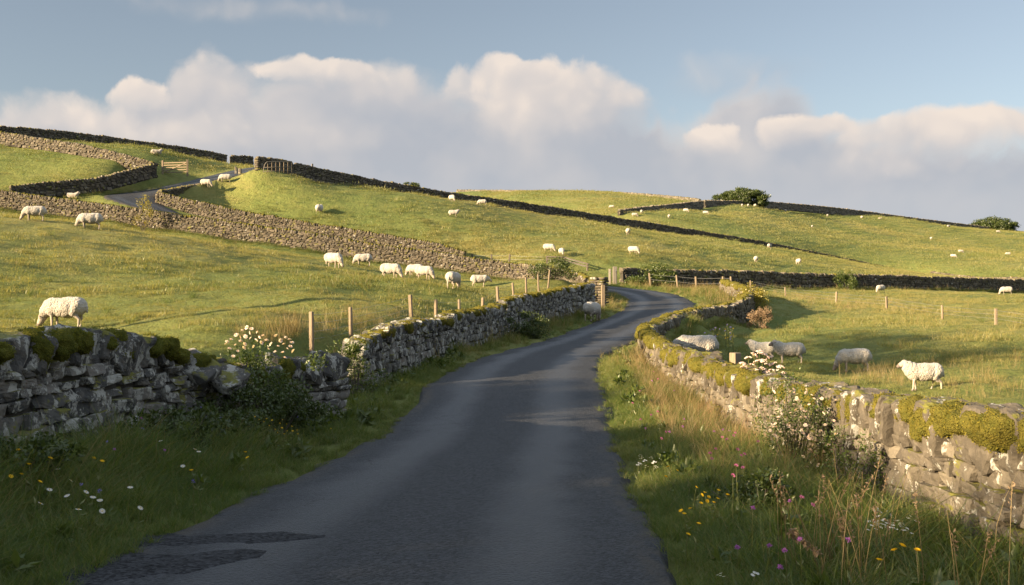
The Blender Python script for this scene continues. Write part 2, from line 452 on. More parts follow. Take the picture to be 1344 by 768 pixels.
def mat_stone(name, c1, c2, c3, lichen=0.5, moss=0.25, scale=1.0):
    m, nt, out = new_mat(name)
    P = pos(nt); r = island(nt); g = nt.n.new('ShaderNodeNewGeometry')
    base = nt.ramp(r, [(0.0, c1), (0.5, c2), (1.0, c3)])
    sp = nt.noise(P, 55*scale, 5, 0.75); big = nt.noise(P, 6*scale, 5, 0.7, 0.6)
    base = nt.mix(nt.maprange(sp, 0.35, 0.68, 0, 0.65), base, nt.mix(0.5, base, (0.035, 0.033, 0.03)))
    base = nt.mix(nt.maprange(big, 0.5, 0.72, 0, 0.5), base, (0.22, 0.185, 0.14))
    # lichen: pale irregular blotches, stretched a little down the face
    Ps = nt.vmath('ADD', nt.vmath('MULTIPLY', P, (1, 1, 0.6)), nt.vmath('MULTIPLY', nt.add('ShaderNodeCombineXYZ', inp={0: r, 1: r, 2: r}).outputs[0], (9.0, 5.0, 7.0)))
    l1 = nt.noise(Ps, 5.5*scale, 5, 0.62, 0.5); l2 = nt.noise(P, 26*scale, 7, 0.75)
    lm = nt.math('ADD', l1, nt.math('MULTIPLY', nt.math('SUBTRACT', l2, 0.5), 0.5))
    lf = nt.maprange(lm, 0.67-0.12*lichen, 0.71-0.12*lichen, 0, 0.92, True)
    base = nt.mix(lf, base, nt.mix(nt.noise(P, 18*scale, 3), (0.4, 0.38, 0.33), (0.27, 0.265, 0.235)))
    # moss and algae on upper sides
    sep = nt.add('ShaderNodeSeparateXYZ', inp={0: g.outputs['Normal']})
    mm = nt.math('ADD', nt.noise(P, 3.2*scale, 5, 0.65), nt.math('MULTIPLY', sep.outputs[2], 0.16))
    mf = nt.maprange(mm, 0.72-0.2*moss, 0.8-0.2*moss, 0, 0.9, True)
    base = nt.mix(mf, base, nt.mix(nt.noise(P, 30, 3), (0.10, 0.105, 0.02), (0.18, 0.16, 0.03)))
    hgt = nt.math('ADD', nt.math('MULTIPLY', sp, 0.35), nt.math('ADD', big, nt.math('MULTIPLY', lf, 0.12)))
    hgt = nt.math('ADD', hgt, nt.math('MULTIPLY', mf, 0.3))
    principled(nt, out, base, 0.92, bump(nt, hgt, 0.9, 0.022), 0.2)
    return m

def mat_moss(name, c1=(0.095, 0.095, 0.018), c2=(0.19, 0.155, 0.03), c3=(0.04, 0.042, 0.012)):
    m, nt, out = new_mat(name)
    P = pos(nt)
    a = nt.noise(P, 9, 5, 0.7); b = nt.noise(P, 90, 4, 0.75)
    vo = nt.add('ShaderNodeTexVoronoi', inp={'Vector': P, 'Scale': 70.0})
    c = nt.mix(nt.maprange(a, 0.35, 0.65), c1, c2)
    c = nt.mix(nt.maprange(b, 0.42, 0.65, 0, 0.75), c, c3)
    h = nt.math('SUBTRACT', b, nt.math('MULTIPLY', vo.outputs['Distance'], 0.9))
    principled(nt, out, c, 1.0, bump(nt, h, 1.0, 0.02), 0.08)
    return m

def mat_asphalt():
    m, nt, out = new_mat('asphalt')
    uv = nt.n.new('ShaderNodeUVMap').outputs[0]
    P = pos(nt)
    sep = nt.add('ShaderNodeSeparateXYZ', inp={0: uv}); U, V = sep.outputs[0], sep.outputs[1]
    vo = nt.add('ShaderNodeTexVoronoi', inp={'Vector': P, 'Scale': 44.0, 'Randomness': 1.0})
    sp = nt.noise(P, 130, 3, 0.7); big = nt.noise(P, 0.8, 5, 0.6); mid = nt.noise(nt.vmath('MULTIPLY', P, (1, 0.5, 1)), 5, 5, 0.7)
    c = nt.mix(nt.add('ShaderNodeSeparateColor', inp={0: vo.outputs['Color']}).outputs[0], (0.005, 0.0055, 0.007), (0.05, 0.052, 0.058))
    c = nt.mix(nt.maprange(sp, 0.55, 0.75, 0, 0.45), c, (0.15, 0.15, 0.155))
    gr = nt.noise(P, 26, 6, 0.8)
    c = nt.mix(nt.maprange(gr, 0.38, 0.62, 0.0, 0.75), c, nt.mix(0.6, c, (0.0, 0.0, 0.0)))
    c = nt.mix(nt.maprange(gr, 0.56, 0.72, 0.0, 0.5), c, (0.1, 0.1, 0.105))
    # polished wheel tracks, darker crown and edges
    w = nt.math('ADD', U, nt.math('MULTIPLY', nt.math('SUBTRACT', big, 0.5), 0.12))
    def band(cn, wd): return nt.maprange(nt.math('ABSOLUTE', nt.math('SUBTRACT', w, cn)), 0.02, wd, 1, 0, True)
    tr = nt.math('MAXIMUM', band(0.24, 0.16), band(0.74, 0.16))
    c = nt.mix(nt.math('MULTIPLY', tr, 0.55), c, (0.046, 0.048, 0.053))
    edge = nt.maprange(nt.math('ABSOLUTE', nt.math('SUBTRACT', U, 0.5)), 0.42, 0.5, 0, 1, True)
    em = nt.math('MULTIPLY', edge, nt.maprange(mid, 0.42, 0.6, 0, 1))
    c = nt.mix(em, c, (0.055, 0.045, 0.032))
    c = nt.mix(nt.maprange(mid, 0.55, 0.8, 0, 0.5), c, (0.03, 0.03, 0.032))
    # hairline cracks, thickest towards the left edge
    ck = nt.add('ShaderNodeTexVoronoi', feature='DISTANCE_TO_EDGE', inp={'Vector': nt.vmath('ADD', P, nt.vmath('MULTIPLY', nt.noise(P, 3, 4, 0.7, out='Color'), (0.5, 0.5, 0.0))), 'Scale': 1.1})
    cm = nt.math('MULTIPLY', nt.maprange(ck.outputs['Distance'], 0.004, 0.016, 1, 0, True), nt.math('MULTIPLY', nt.maprange(nt.noise(P, 0.45, 3), 0.5, 0.62, 0, 1), nt.maprange(U, 0.15, 0.5, 1, 0.25)))
    c = nt.mix(nt.math('MULTIPLY', cm, 0.8), c, (0.008, 0.008, 0.009))
    rough = nt.math('SUBTRACT', 0.72, nt.math('MULTIPLY', tr, 0.2))
    h = nt.math('SUBTRACT', nt.math('ADD', nt.math('MULTIPLY', vo.outputs['Distance'], -1.0), nt.math('MULTIPLY', sp, 0.6)), cm)
    principled(nt, out, c, rough, bump(nt, h, 1.0, 0.014), 0.28)
    return m

def mat_patch():
    m, nt, out = new_mat('patched_asphalt')
    P = pos(nt)
    vo = nt.add('ShaderNodeTexVoronoi', inp={'Vector': P, 'Scale': 40.0})
    sp = nt.noise(P, 5, 6, 0.8)
    c = nt.mix(nt.add('ShaderNodeSeparateColor', inp={0: vo.outputs['Color']}).outputs[0], (0.004, 0.004, 0.005), nt.mix(sp, (0.018, 0.018, 0.020), (0.068, 0.069, 0.074)))
    principled(nt, out, c, 0.85, bump(nt, nt.math('ADD', vo.outputs['Distance'], sp), 1.0, 0.016), 0.15)
    return m

def mat_plain(name, c1, c2, rough=0.9, scale=20, bumpd=0.004, stretch=(1, 1, 1), spec=0.25, strength=0.6, **kw):
    m, nt, out = new_mat(name)
    tc = nt.n.new('ShaderNodeTexCoord').outputs['Object']
    n = nt.noise(nt.vmath('MULTIPLY', tc, stretch), scale, 5, 0.65)
    principled(nt, out, nt.mix(nt.maprange(n, 0.3, 0.7), c1, c2), rough, bump(nt, n, strength, bumpd), spec, **kw)
    return m

def mat_wool():
    m, nt, out = new_mat('wool')
    tc = nt.n.new('ShaderNodeTexCoord').outputs['Object']
    a = nt.noise(tc, 5, 4, 0.6); b = nt.noise(tc, 38, 5, 0.75)
    vo = nt.add('ShaderNodeTexVoronoi', feature='SMOOTH_F1', inp={'Vector': tc, 'Scale': 26.0, 'Smoothness': 0.5})
    c = nt.mix(nt.maprange(a, 0.35, 0.7), (0.43, 0.39, 0.335), (0.35, 0.31, 0.25))
    c = nt.mix(nt.maprange(b, 0.5, 0.75, 0, 0.6), c, (0.28, 0.235, 0.18))
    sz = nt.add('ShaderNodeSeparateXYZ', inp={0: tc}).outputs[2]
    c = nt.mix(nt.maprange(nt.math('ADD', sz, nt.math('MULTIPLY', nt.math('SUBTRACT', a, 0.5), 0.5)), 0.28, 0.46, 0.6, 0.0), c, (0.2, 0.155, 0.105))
    h = nt.math('SUBTRACT', b, nt.math('MULTIPLY', vo.outputs['Distance'], 1.2))
    principled(nt, out, c, 1.0, bump(nt, h, 0.9, 0.03), 0.05, **{'Sheen Weight': 0.25, 'Sheen Roughness': 0.6})
    return m

M = {}
M['ground'] = mat_ground()
M['asphalt'] = mat_asphalt(); M['patch'] = mat_patch()
M['turf'] = mat_blade('turf_grass', [(0.13, 0.158, 0.044), (0.205, 0.205, 0.064), (0.30, 0.258, 0.096)])
M['verge'] = mat_blade('verge_grass', [(0.075, 0.115, 0.024), (0.11, 0.15, 0.035), (0.21, 0.2, 0.06)])
M['straw'] = mat_blade('straw_grass', [(0.2, 0.14, 0.055), (0.26, 0.19, 0.08), (0.33, 0.25, 0.12)], 0.3)
M['pinkgrass'] = mat_blade('pink_grass', [(0.28, 0.17, 0.09), (0.32, 0.21, 0.11), (0.36, 0.26, 0.14)], 0.3)
M['stone'] = mat_stone('field_stone', (0.045, 0.038, 0.029), (0.088, 0.072, 0.052), (0.145, 0.118, 0.085), 0.4, 0.62)
M['stone_grey'] = mat_stone('grey_field_stone', (0.06, 0.058, 0.055), (0.115, 0.108, 0.098), (0.19, 0.172, 0.148), 1.25, 0.5)
M['stone_tan'] = mat_stone('tan_field_stone', (0.072, 0.060, 0.045), (0.118, 0.099, 0.073), (0.172, 0.145, 0.106), 0.6, 0.42)
M['stone_far'] = mat_stone('far_field_stone', (0.07, 0.062, 0.05), (0.125, 0.108, 0.082), (0.19, 0.16, 0.118), 0.4, 0.25, 0.5)
M['core'] = mat_plain('wall_rubble', (0.03, 0.027, 0.022), (0.06, 0.052, 0.04), 1.0, 15, 0.02)
M['moss'] = mat_moss('moss')
M['moss_dark'] = mat_moss('dark_moss', (0.085, 0.095, 0.016), (0.16, 0.145, 0.025), (0.04, 0.045, 0.01))
M['mossblade'] = mat_leaf('moss_tips', (0.11, 0.105, 0.018), (0.22, 0.18, 0.034), 0.35, 0.0)
M['mossblade_dark'] = mat_leaf('dark_moss_tips', (0.10, 0.11, 0.016), (0.19, 0.175, 0.03), 0.35, 0.0)
M['wood'] = mat_plain('weathered_wood', (0.15, 0.115, 0.075), (0.24, 0.185, 0.125), 0.9, 14, 0.004, (3, 3, 0.35))
M['wood_grey'] = mat_plain('grey_wood', (0.13, 0.112, 0.09), (0.21, 0.185, 0.15), 0.9, 14, 0.004, (3, 3, 0.35))
M['metal'] = mat_plain('galvanised_steel', (0.42, 0.42, 0.42), (0.55, 0.55, 0.54), 0.5, 8, 0.001, Metallic=0.8)
M['wire'] = mat_plain('fence_wire', (0.25, 0.25, 0.24), (0.36, 0.35, 0.33), 0.55, 8, 0.0005, Metallic=0.6)
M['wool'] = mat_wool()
M['face'] = mat_plain('sheep_skin', (0.3, 0.245, 0.19), (0.37, 0.31, 0.25), 0.9, 20, 0.004)
M['muzzle'] = mat_plain('sheep_muzzle', (0.10, 0.08, 0.07), (0.2, 0.16, 0.13), 0.8, 20, 0.003)
M['darkleg'] = mat_plain('dark_leg', (0.05, 0.043, 0.038), (0.11, 0.09, 0.075), 0.85, 20, 0.003)
M['eye'] = mat_plain('sheep_eye', (0.01, 0.008, 0.006), (0.02, 0.015, 0.01), 0.2, 5, 0.0)
M['leaf'] = mat_leaf('bush_leaf', (0.045, 0.075, 0.012), (0.10, 0.125, 0.025))
M['leaf_dark'] = mat_leaf('tree_leaf', (0.03, 0.05, 0.010), (0.07, 0.09, 0.018), 0.3)
M['leaf_yellow'] = mat_leaf('yellow_leaf', (0.16, 0.15, 0.02), (0.30, 0.24, 0.04))
M['leaf_dock'] = mat_leaf('dock_leaf', (0.09, 0.14, 0.02), (0.16, 0.2, 0.035), 0.45, 0.08)
M['bark'] = mat_plain('bark', (0.055, 0.045, 0.035), (0.12, 0.10, 0.08), 0.95, 12, 0.02, (1, 1, 0.3))
M['stem'] = mat_leaf('stem', (0.09, 0.11, 0.025), (0.15, 0.15, 0.04), 0.2)
M['white'] = mat_leaf('white_petal', (0.78, 0.72, 0.66), (0.85, 0.82, 0.78), 0.35, 0.0)
M['pinkwhite'] = mat_leaf('blush_petal', (0.72, 0.52, 0.46), (0.82, 0.72, 0.64), 0.35, 0.0)
M['yellow'] = mat_leaf('yellow_petal', (0.75, 0.42, 0.02), (0.8, 0.55, 0.04), 0.3, 0.0)
M['purple'] = mat_leaf('purple_petal', (0.38, 0.13, 0.42), (0.52, 0.2, 0.5), 0.3, 0.0)
M['blue'] = mat_leaf('blue_petal', (0.2, 0.17, 0.5), (0.3, 0.24, 0.6), 0.3, 0.0)
M['pink'] = mat_leaf('pink_petal', (0.5, 0.13, 0.3), (0.6, 0.22, 0.38), 0.3, 0.0)
M['seed'] = mat_leaf('seed_head', (0.2, 0.135, 0.085), (0.3, 0.215, 0.14), 0.3, 0.0)
# ------------------------------------------------------------------ the lie of the land
ROAD = np.array([(-1.0, -16, 3.6, .05), (-.9, 0, 3.6, .02), (-.8, 6, 3.6, 0), (-.54, 10, 3.5, -.18), (-.2, 14.6, 3.3, -.3), (.1, 20, 3.4, -.08),
    (.5, 24, 3.2, 0), (1.25, 28, 3.0, .05), (2.75, 33, 2.9, .2), (4.2, 38, 2.9, .45), (5.5, 42, 3.0, .68), (6.9, 47, 3.3, .95), (7.75, 52, 3.4, 1.22),
    (8.05, 57, 3.4, 1.5), (7.6, 62, 3.4, 1.78), (6.2, 66.5, 3.3, 2.05), (3.2, 70.8, 3.3, 2.45), (-1, 73.6, 3.3, 3.1), (-5, 75.2, 3.3, 3.75), (-14, 78, 3.3, 5.2),
    (-24, 80.5, 3.3, 7.2), (-30, 82.8, 3.6, 8.8), (-33.2, 86.5, 4.2, 10.1), (-32, 91.5, 4.6, 11.3), (-29, 97, 4.4, 12.9), (-26.8, 103, 3.8, 14.5), (-25.3, 110, 3.4, 15.6), (-24, 122, 3.4, 14.5)])
def catmull(P, step):
    P = np.asarray(P, float); n = len(P); out = []
    for i in range(n-1):
        p0, p1, p2, p3 = P[max(i-1, 0)], P[i], P[i+1], P[min(i+2, n-1)]
        m = max(1, int(math.ceil(np.linalg.norm((p2-p1)[:2])/step)))
        t = (np.arange(m)/m)[:, None]
        # centripetal-ish: limited tangents keep the curve inside its control points
        d = np.linalg.norm((p2-p1)[:2]); d0 = max(np.linalg.norm((p1-p0)[:2]), 1e-6); d2 = max(np.linalg.norm((p3-p2)[:2]), 1e-6)
        m1 = ((p2-p1)/d*d0/(d0+d)+(p1-p0)/d0*d/(d0+d))*d if i > 0 else (p2-p1)
        m2 = ((p3-p2)/d2*d/(d2+d)+(p2-p1)/d*d2/(d2+d))*d if i < n-2 else (p2-p1)
        out.append((2*t**3-3*t**2+1)*p1+(t**3-2*t**2+t)*m1+(-2*t**3+3*t**2)*p2+(t**3-t**2)*m2)
    out.append(P[-1:])
    return np.concatenate(out)
RC = catmull(ROAD, 0.4)            # x, y, width, z

def top_pts(lst, h):               # wall given by its top in the picture: (px, py, distance) -> x, y, base z, height
    o = []
    for q in lst:
        p = at(*q[:3]); hh = q[3] if len(q) > 3 else h
        o.append((p[0], p[1], p[2]-hh, hh))
    return o
W_L1 = [(-6.6, -12, .25, 1.1), (-6.4, -3, .25, 1.1), (-5.9, 4, .25, 1.1)]+top_pts([(0, 445, 9.5), (70, 441, 10.3), (130, 437, 11.1), (180, 446, 11.9), (225, 459, 12.6, 1.0), (275, 478, 13.4, .82), (320, 483, 14, .78), (380, 470, 15, .95), (437, 464, 16, 1.04)], 1.08)
W_L2 = top_pts([(464, 450, 19.3, 1.0), (484, 440, 20.2), (521, 427, 21.9), (560, 420, 24.8), (600, 412, 28.5), (630, 405, 31.3), (656, 401, 34)], 1.02)
W_L3 = top_pts([(659, 393, 34.4, 1.18), (680, 389, 36.2, 1.12), (707, 385, 38.6), (740, 378, 41.5), (774, 372, 44.5)], 1.12)
W_R = [(4.6, -8, -.1, 1.05), (4.2, 2, -.15, 1.05)]+top_pts([(1344, 544, 7.6), (1250, 535, 8.9), (1150, 525, 10.8), (1080, 512, 12.8), (1000, 497, 15.5), (950, 480, 18), (900, 463, 21.5), (868, 447, 25), (851, 437, 28.5),
      (857, 427, 33.5), (876, 419, 38), (895, 412, 42), (917, 407, 44.5), (955, 401, 48.5), (978, 391, 50.5, 1.0), (983, 382, 53.5, .95), (970, 374, 57.5, .8), (950, 368, 61, .7)], 1.05)
W_M1 = top_pts([(-60, 242, 80), (0, 250, 79), (100, 263, 78), (200, 276.5, 77), (310, 292, 75.6), (421, 308, 74), (511, 323.5, 73), (586, 332.5, 72), (640, 341, 71), (690, 347, 69.5), (725, 351, 67), (752, 357, 62), (770, 364, 55.5), (780, 369, 51, 1.2)], 1.22)
W_M2 = top_pts([(207, 252, 86), (265, 265, 85), (336, 280, 84), (400, 291, 83), (461, 301, 82), (530, 312, 81), (586, 322, 80), (609, 330, 79.5, 1.0)], 1.2)
W_M3 = top_pts([(209, 250, 86.6), (240, 245, 90), (277, 238, 94)], 1.15)                # dark return along the lane
W_A = top_pts([(-40, 168, 100), (0, 173.5, 98), (60, 182, 96), (125, 193, 94), (165, 203, 92.8), (200, 212, 92)], 1.1)
W_B = top_pts([(12, 244, 82.5), (60, 239.5, 84.5), (125, 233, 87), (165, 224, 89.5), (205, 214, 92.2)], 1.2)
W_S = top_pts([(-60, 162, 97), (0, 165.5, 100), (60, 170, 104), (125, 177, 108), (190, 186, 112), (250, 194.5, 115), (296, 203, 118)], 1.15)
W_S2 = top_pts([(303, 203.5, 118.5), (331, 206, 120)], 1.25)
W_W0 = top_pts([(337, 205.5, 94.5), (362, 209, 97), (383, 213, 99.8)], 1.25)
W_W = top_pts([(386, 213.5, 100), (420, 221, 101.5), (500, 237, 106), (600, 254, 112), (700, 268, 120), (800, 284, 130), (900, 300, 141), (1000, 317, 152), (1100, 337, 164), (1216, 361.5, 178)], 1.4)
W_X = top_pts([(815, 351, 72.8, 1.1), (842, 353, 74, 1.05), (870, 354, 75), (950, 355, 78), (1040, 358, 82), (1103, 360, 85), (1156, 361, 88), (1250, 364, 95), (1344, 367, 104), (1420, 370, 112)], 1.35)
W_G = top_pts([(1222, 356, 178, 1.2), (1280, 363, 168, 1.2), (1344, 364, 158, 1.2), (1400, 366, 150, 1.2)], 1.2)
W_D1 = top_pts([(812, 275.5, 190, 1.2), (840, 272, 200, 1.4), (880, 268, 214, 1.6), (922, 263.5, 230, 1.8)], 1.6)
W_D2 = top_pts([(924, 263, 232, 1.7), (1000, 264.5, 255, 1.8), (1100, 273, 285, 2.0), (1200, 286, 315, 2.1), (1280, 296, 340, 2.1), (1344, 304, 360, 2.1), (1420, 312, 385, 2.1)], 1.9)
W_E = top_pts([(600, 249, 345, 1.0), (690, 249.5, 325, 1.0), (800, 251.5, 300, 1.0), (870, 256, 275, 1.0), (918, 261, 252, 1.0)], 1.0)

ctrl = []
def cp(*pts):
    for p in pts: ctrl.append(tuple(p)[:3])
for s in range(0, len(ROAD)):
    x, y, w, z = ROAD[s]; cp((x, y, z))
    if 0 < s < len(ROAD)-1:
        t = ROAD[s+1, :2]-ROAD[s-1, :2]; t = t/np.linalg.norm(t); nx, ny = t[1], -t[0]
        for sg in (-1, 1): cp((x+sg*nx*w*.5, y+sg*ny*w*.5, z))
for wl in (W_L1, W_L2, W_L3, W_R, W_M1, W_M2, W_M3, W_A, W_B, W_S, W_S2, W_W0, W_W, W_X, W_G, W_D1, W_D2, W_E):
    for q in wl: cp(q)
for px, py, d in [(86, 430, 21), (46, 290, 49), (118, 301, 43), (437, 353, 46), (476, 349, 52), (511, 367, 43), (552, 366, 47), (595, 378, 47), (629, 376, 52), (20, 400, 28), (200, 440, 19), (300, 440, 19), (250, 360, 36), (330, 400, 27),
                  (430, 440, 21), (540, 410, 28), (690, 383, 46), (740, 366, 53), (654, 396, 37.5),
                  (1213, 513, 24), (1122, 489, 29), (1036, 478, 32), (920, 481, 27), (1156, 384, 80), (1321, 387, 88), (1031, 389, 72), (1097, 399, 62), (1164, 405, 56), (1237, 417, 48), (1307, 427, 42), (1300, 500, 26), (1320, 460, 33), (1100, 430, 45), (1000, 440, 42),
                  (419, 283, 88), (594, 285, 92), (593, 264, 102), (633, 269, 105), (720, 332, 80), (831, 334, 84), (824, 310, 96), (992, 345, 98), (1048, 348, 104), (1010, 327, 132), (399, 235, 97), (444, 241, 99), (474, 243, 101), (700, 300, 98), (330, 255, 92), (860, 345, 80),
                  (804, 273, 215), (842, 280, 190), (878, 285, 190), (900, 278, 205), (927, 280, 205), (981, 271, 240), (1031, 279, 250), (1086, 285, 270), (1067, 299, 235), (1222, 313, 260), (1261, 332, 215), (1323, 335, 215), (1131, 320, 215), (1050, 320, 190), (1310, 305, 335), (700, 258, 260),
                  (205, 204, 101), (270, 214, 106), (300, 222, 107), (213, 229, 96.5), (246, 228, 96), (346, 228.5, 93.5), (383, 228, 95.5), (365, 228, 94.5), (192, 237, 89), (100, 220, 90), (60, 205, 93), (110, 190, 101)]:
    cp(at(px, py, d))
for p in [(-120, 0, 9), (-60, -20, 5), (-25, 0, 2.2), (-25, -30, 2.0), (-18, 12, 1.6), (-60, 40, 11), (-110, 80, 22), (-130, 130, 24), (-70, 150, 14), (-25, 150, 11), (20, 170, 8), (-60, 260, 5), (0, 220, 14), (40, -20, -1.5), (70, 20, -2), (120, 80, -1), (9, 8, -.45), (14, 14, -.6), (30, 40, 0), (60, 55, .2),
          (150, 150, 3), (190, 230, 8), (260, 300, 12), (100, 400, 20), (0, 430, 18), (250, 480, 10), (-200, 300, 0), (-100, 500, 0), (0, 600, 0), (300, 650, 0), (450, 400, 0), (0, -60, 0), (-100, -60, 4), (100, -60, -3), (110, 300, 25), (50, 300, 28)]: cp(p)
ctrl = np.array(ctrl)
def tps_fit(C, lam):
    P = C[:, :2]/60.0; n = len(P)
    d2 = ((P[:, None]-P[None])**2).sum(-1); K = np.where(d2 > 0, 0.5*d2*np.log(d2+1e-12), 0)+lam*np.eye(n)
    A = np.zeros((n+3, n+3)); A[:n, :n] = K; A[:n, n] = 1; A[:n, n+1:] = P; A[n, :n] = 1; A[n+1:, :n] = P.T
    b = np.zeros(n+3); b[:n] = C[:, 2]
    return P, np.linalg.solve(A, b)
TP, TWt = tps_fit(ctrl, 2e-5)
def tps(x, y):
    x = np.atleast_1d(np.asarray(x, float)); shp = x.shape; x = x.ravel()/60; y = np.broadcast_to(np.asarray(y, float), shp).ravel()/60; out = np.empty_like(x)
    for i in range(0, len(x), 20000):
        q = np.stack([x[i:i+20000], y[i:i+20000]], 1); d2 = ((q[:, None]-TP[None])**2).sum(-1)
        out[i:i+20000] = (0.5*d2*np.log(d2+1e-12))@TWt[:len(TP)]+TWt[len(TP)]+q@TWt[len(TP)+1:]
    return out.reshape(shp)
RSEG_A, RSEG_B = RC[:-1], RC[1:]
def road_near(x, y):
    """distance to the road's middle line, its half width and its height there"""
    x = np.asarray(x, float).ravel(); y = np.asarray(y, float).ravel()
    D = np.full(len(x), 1e9); W = np.ones(len(x)); Z = np.zeros(len(x))
    for i in range(0, len(x), 4000):
        q = np.stack([x[i:i+4000], y[i:i+4000]], 1)
        d2 = ((q[:, None]-RC[None, :, :2])**2).sum(-1); j = d2.argmin(1)
        best = np.full(len(q), 1e9); bw = np.ones(len(q)); bz = np.zeros(len(q))
        for k in (-1, 0):
            a = np.clip(j+k, 0, len(RC)-2); A, B = RC[a], RC[a+1]; ab = B[:, :2]-A[:, :2]
            t = np.clip(((q-A[:, :2])*ab).sum(1)/((ab**2).sum(1)+1e-9), 0, 1)
            p = A+(B-A)*t[:, None]; dd = np.linalg.norm(q-p[:, :2], axis=1); m = dd < best
            best = np.where(m, dd, best); bw = np.where(m, p[:, 2]*.5, bw); bz = np.where(m, p[:, 3], bz)
        D[i:i+4000] = best; W[i:i+4000] = bw; Z[i:i+4000] = bz
    return D, W, Z
def ground_z(x, y, under_road=False):
    x = np.atleast_1d(np.asarray(x, float)); shp = x.shape; y = np.broadcast_to(np.asarray(y, float), shp)
    z = tps(x, y)
    far = sstep(460, 700, np.hypot(x, y)); z = z*(1-far)+(-6)*far
    D, W, Z = road_near(x, y); D = D.reshape(shp); W = W.reshape(shp); Z = Z.reshape(shp)
    e = D-W
    lump = 0.09*fbm2(x, y, 0.45, 3, 3)+0.05*fbm2(x, y, 1.3, 2, 9)+0.25*fbm2(x, y, 0.06, 2, 5)*sstep(30, 90, y)
    z = z+lump*sstep(0.3, 4.0, e)
    k = sstep(1.6, 0.0, e); z = z*(1-k)+(Z+0.015+0.04*sstep(0, .6, e))*k
    if under_road: z = z-0.14*sstep(0.12, -0.12, e)
    return z
def gz(x, y): return float(ground_z(np.array([x]), np.array([y]))[0])

def build_ground():
    ys = [-40.0]
    while ys[-1] < 2600:
        y = ys[-1]
        ys.append(y+(1.5 if y < -4 else .28 if y < 30 else .28+(y-30)*.012 if y < 110 else 1.3+(y-110)*.012))
    ys = np.array(ys); u = np.linspace(-1, 1, 361); u = np.sign(u)*(0.55*np.abs(u)+0.45*np.abs(u)**2.5)
    Wd = 62+0.72*np.maximum(ys, 0)
    X = u[None]*Wd[:, None]+0.05*ys.clip(0, 300)[:, None]; Y = np.repeat(ys[:, None], len(u), 1)
    Z = ground_z(X, Y, True)
    n, m = X.shape; V = np.stack([X, Y, Z], -1).reshape(-1, 3)
    i = np.arange(n-1)[:, None]*m+np.arange(m-1)[None]
    Q = np.stack([i, i+1, i+m+1, i+m], -1).reshape(-1, 4)
    o = link('pasture_ground', build_mesh('pasture_ground', [(V, Q, 0, True)], [M['ground']])); o['kind'] = 'structure'
    return o
def build_road():
    P = RC; t = np.gradient(P[:, :2], axis=0); t /= np.linalg.norm(t, axis=1)[:, None]
    nx, ny = t[:, 1], -t[:, 0]
    s = np.concatenate([[0], np.cumsum(np.linalg.norm(np.diff(P[:, :2], axis=0), axis=1))])
    us = np.array([-.04, 0, .06, .15, .3, .5, .7, .85, .94, 1, 1.04])
    ragL = 0.10*vnoise(np.stack([s*1.1, 0*s, 0*s], -1), 1)+0.06*vnoise(np.stack([s*4, 0*s, 0*s], -1), 2)
    ragR = 0.10*vnoise(np.stack([s*1.1, 0*s+9, 0*s], -1), 3)+0.06*vnoise(np.stack([s*4, 0*s+9, 0*s], -1), 4)
    V = []; UV = []
    for i, uu in enumerate(us):
        off = (uu-.5)*P[:, 2]; edge = abs(uu-.5) > .3
        off = off+np.where(uu < .5, -ragL, ragR)*(1.0 if edge else 0)
        z = P[:, 3]+0.035*(1-(2*uu-1)**2)+0.02-(0.16 if i in (0, len(us)-1) else 0)
        V.append(np.stack([P[:, 0]+nx*off, P[:, 1]+ny*off, z], -1)); UV.append(np.stack([np.full(len(s), uu), s], -1))
    V = np.stack(V, 1); UV = np.stack(UV, 1); n, m = V.shape[:2]
    i = np.arange(n-1)[:, None]*m+np.arange(m-1)[None]
    Q = np.stack([i, i+1, i+m+1, i+m], -1).reshape(-1, 4)
    me = build_mesh('road', [(V.reshape(-1, 3), Q, 0, True)], [M['asphalt']])
    uvl = me.uv_layers.new(name='UVMap'); uvl.data.foreach_set('uv', UV.reshape(-1, 2)[Q.ravel()].astype(np.float32).ravel())
    o = link('road', me); o['kind'] = 'structure'
def road_z(x, y):
    D, W, Z = road_near([x], [y]); return Z[0]+0.035*(1-(D[0]/W[0])**2)+0.02
def build_patches():
    # worn repair patches and a crumbling edge at the left of the lane: (x, near edge, far edge) stations
    for k, st in enumerate([[(-2.85, 5.6, 6.75), (-2.5, 5.8, 6.78), (-2.2, 6.05, 6.68), (-1.95, 6.2, 6.72), (-1.75, 6.35, 6.64), (-1.6, 6.45, 6.55)], [(-2.85, 6.95, 7.3), (-2.1, 6.9, 7.3), (-1.7, 6.93, 7.3), (-1.5, 7.06, 7.26), (-1.3, 7.15, 7.24)]]):
        st = np.array(st); xs = np.arange(st[0, 0], st[-1, 0], .03); rag = lambda s_: .09*fbm2(xs, xs*0+k*9+s_, 3, 6, k)
        a = np.interp(xs, st[:, 0], st[:, 1])+rag(1); b = np.maximum(np.interp(xs, st[:, 0], st[:, 2])+rag(4), a+.01)
        V = []; us = (0, .06, .5, .94, 1)
        D, W, Z = road_near(np.repeat(xs, 5), (a[:, None]+(b-a)[:, None]*np.array(us)).ravel())
        X = np.repeat(xs, 5); Y = (a[:, None]+(b-a)[:, None]*np.array(us)).ravel(); up = np.tile([-.003, .003, .004, .003, -.003], len(xs))
        up[:5] = -.004; up[-5:] = -.004
        V = np.stack([X, Y, Z+.035*(1-(D/W)**2)+.02+up], 1); i = np.arange(len(xs)-1)[:, None]*5+np.arange(4)[None]
        Q = np.stack([i, i+5, i+6, i+1], -1).reshape(-1, 4)
        o = link('road_patch', build_mesh('road_patch', [(V, Q, 0, True)], [M['patch']])); o['kind'] = 'structure'
build_ground(); build_road(); build_patches()
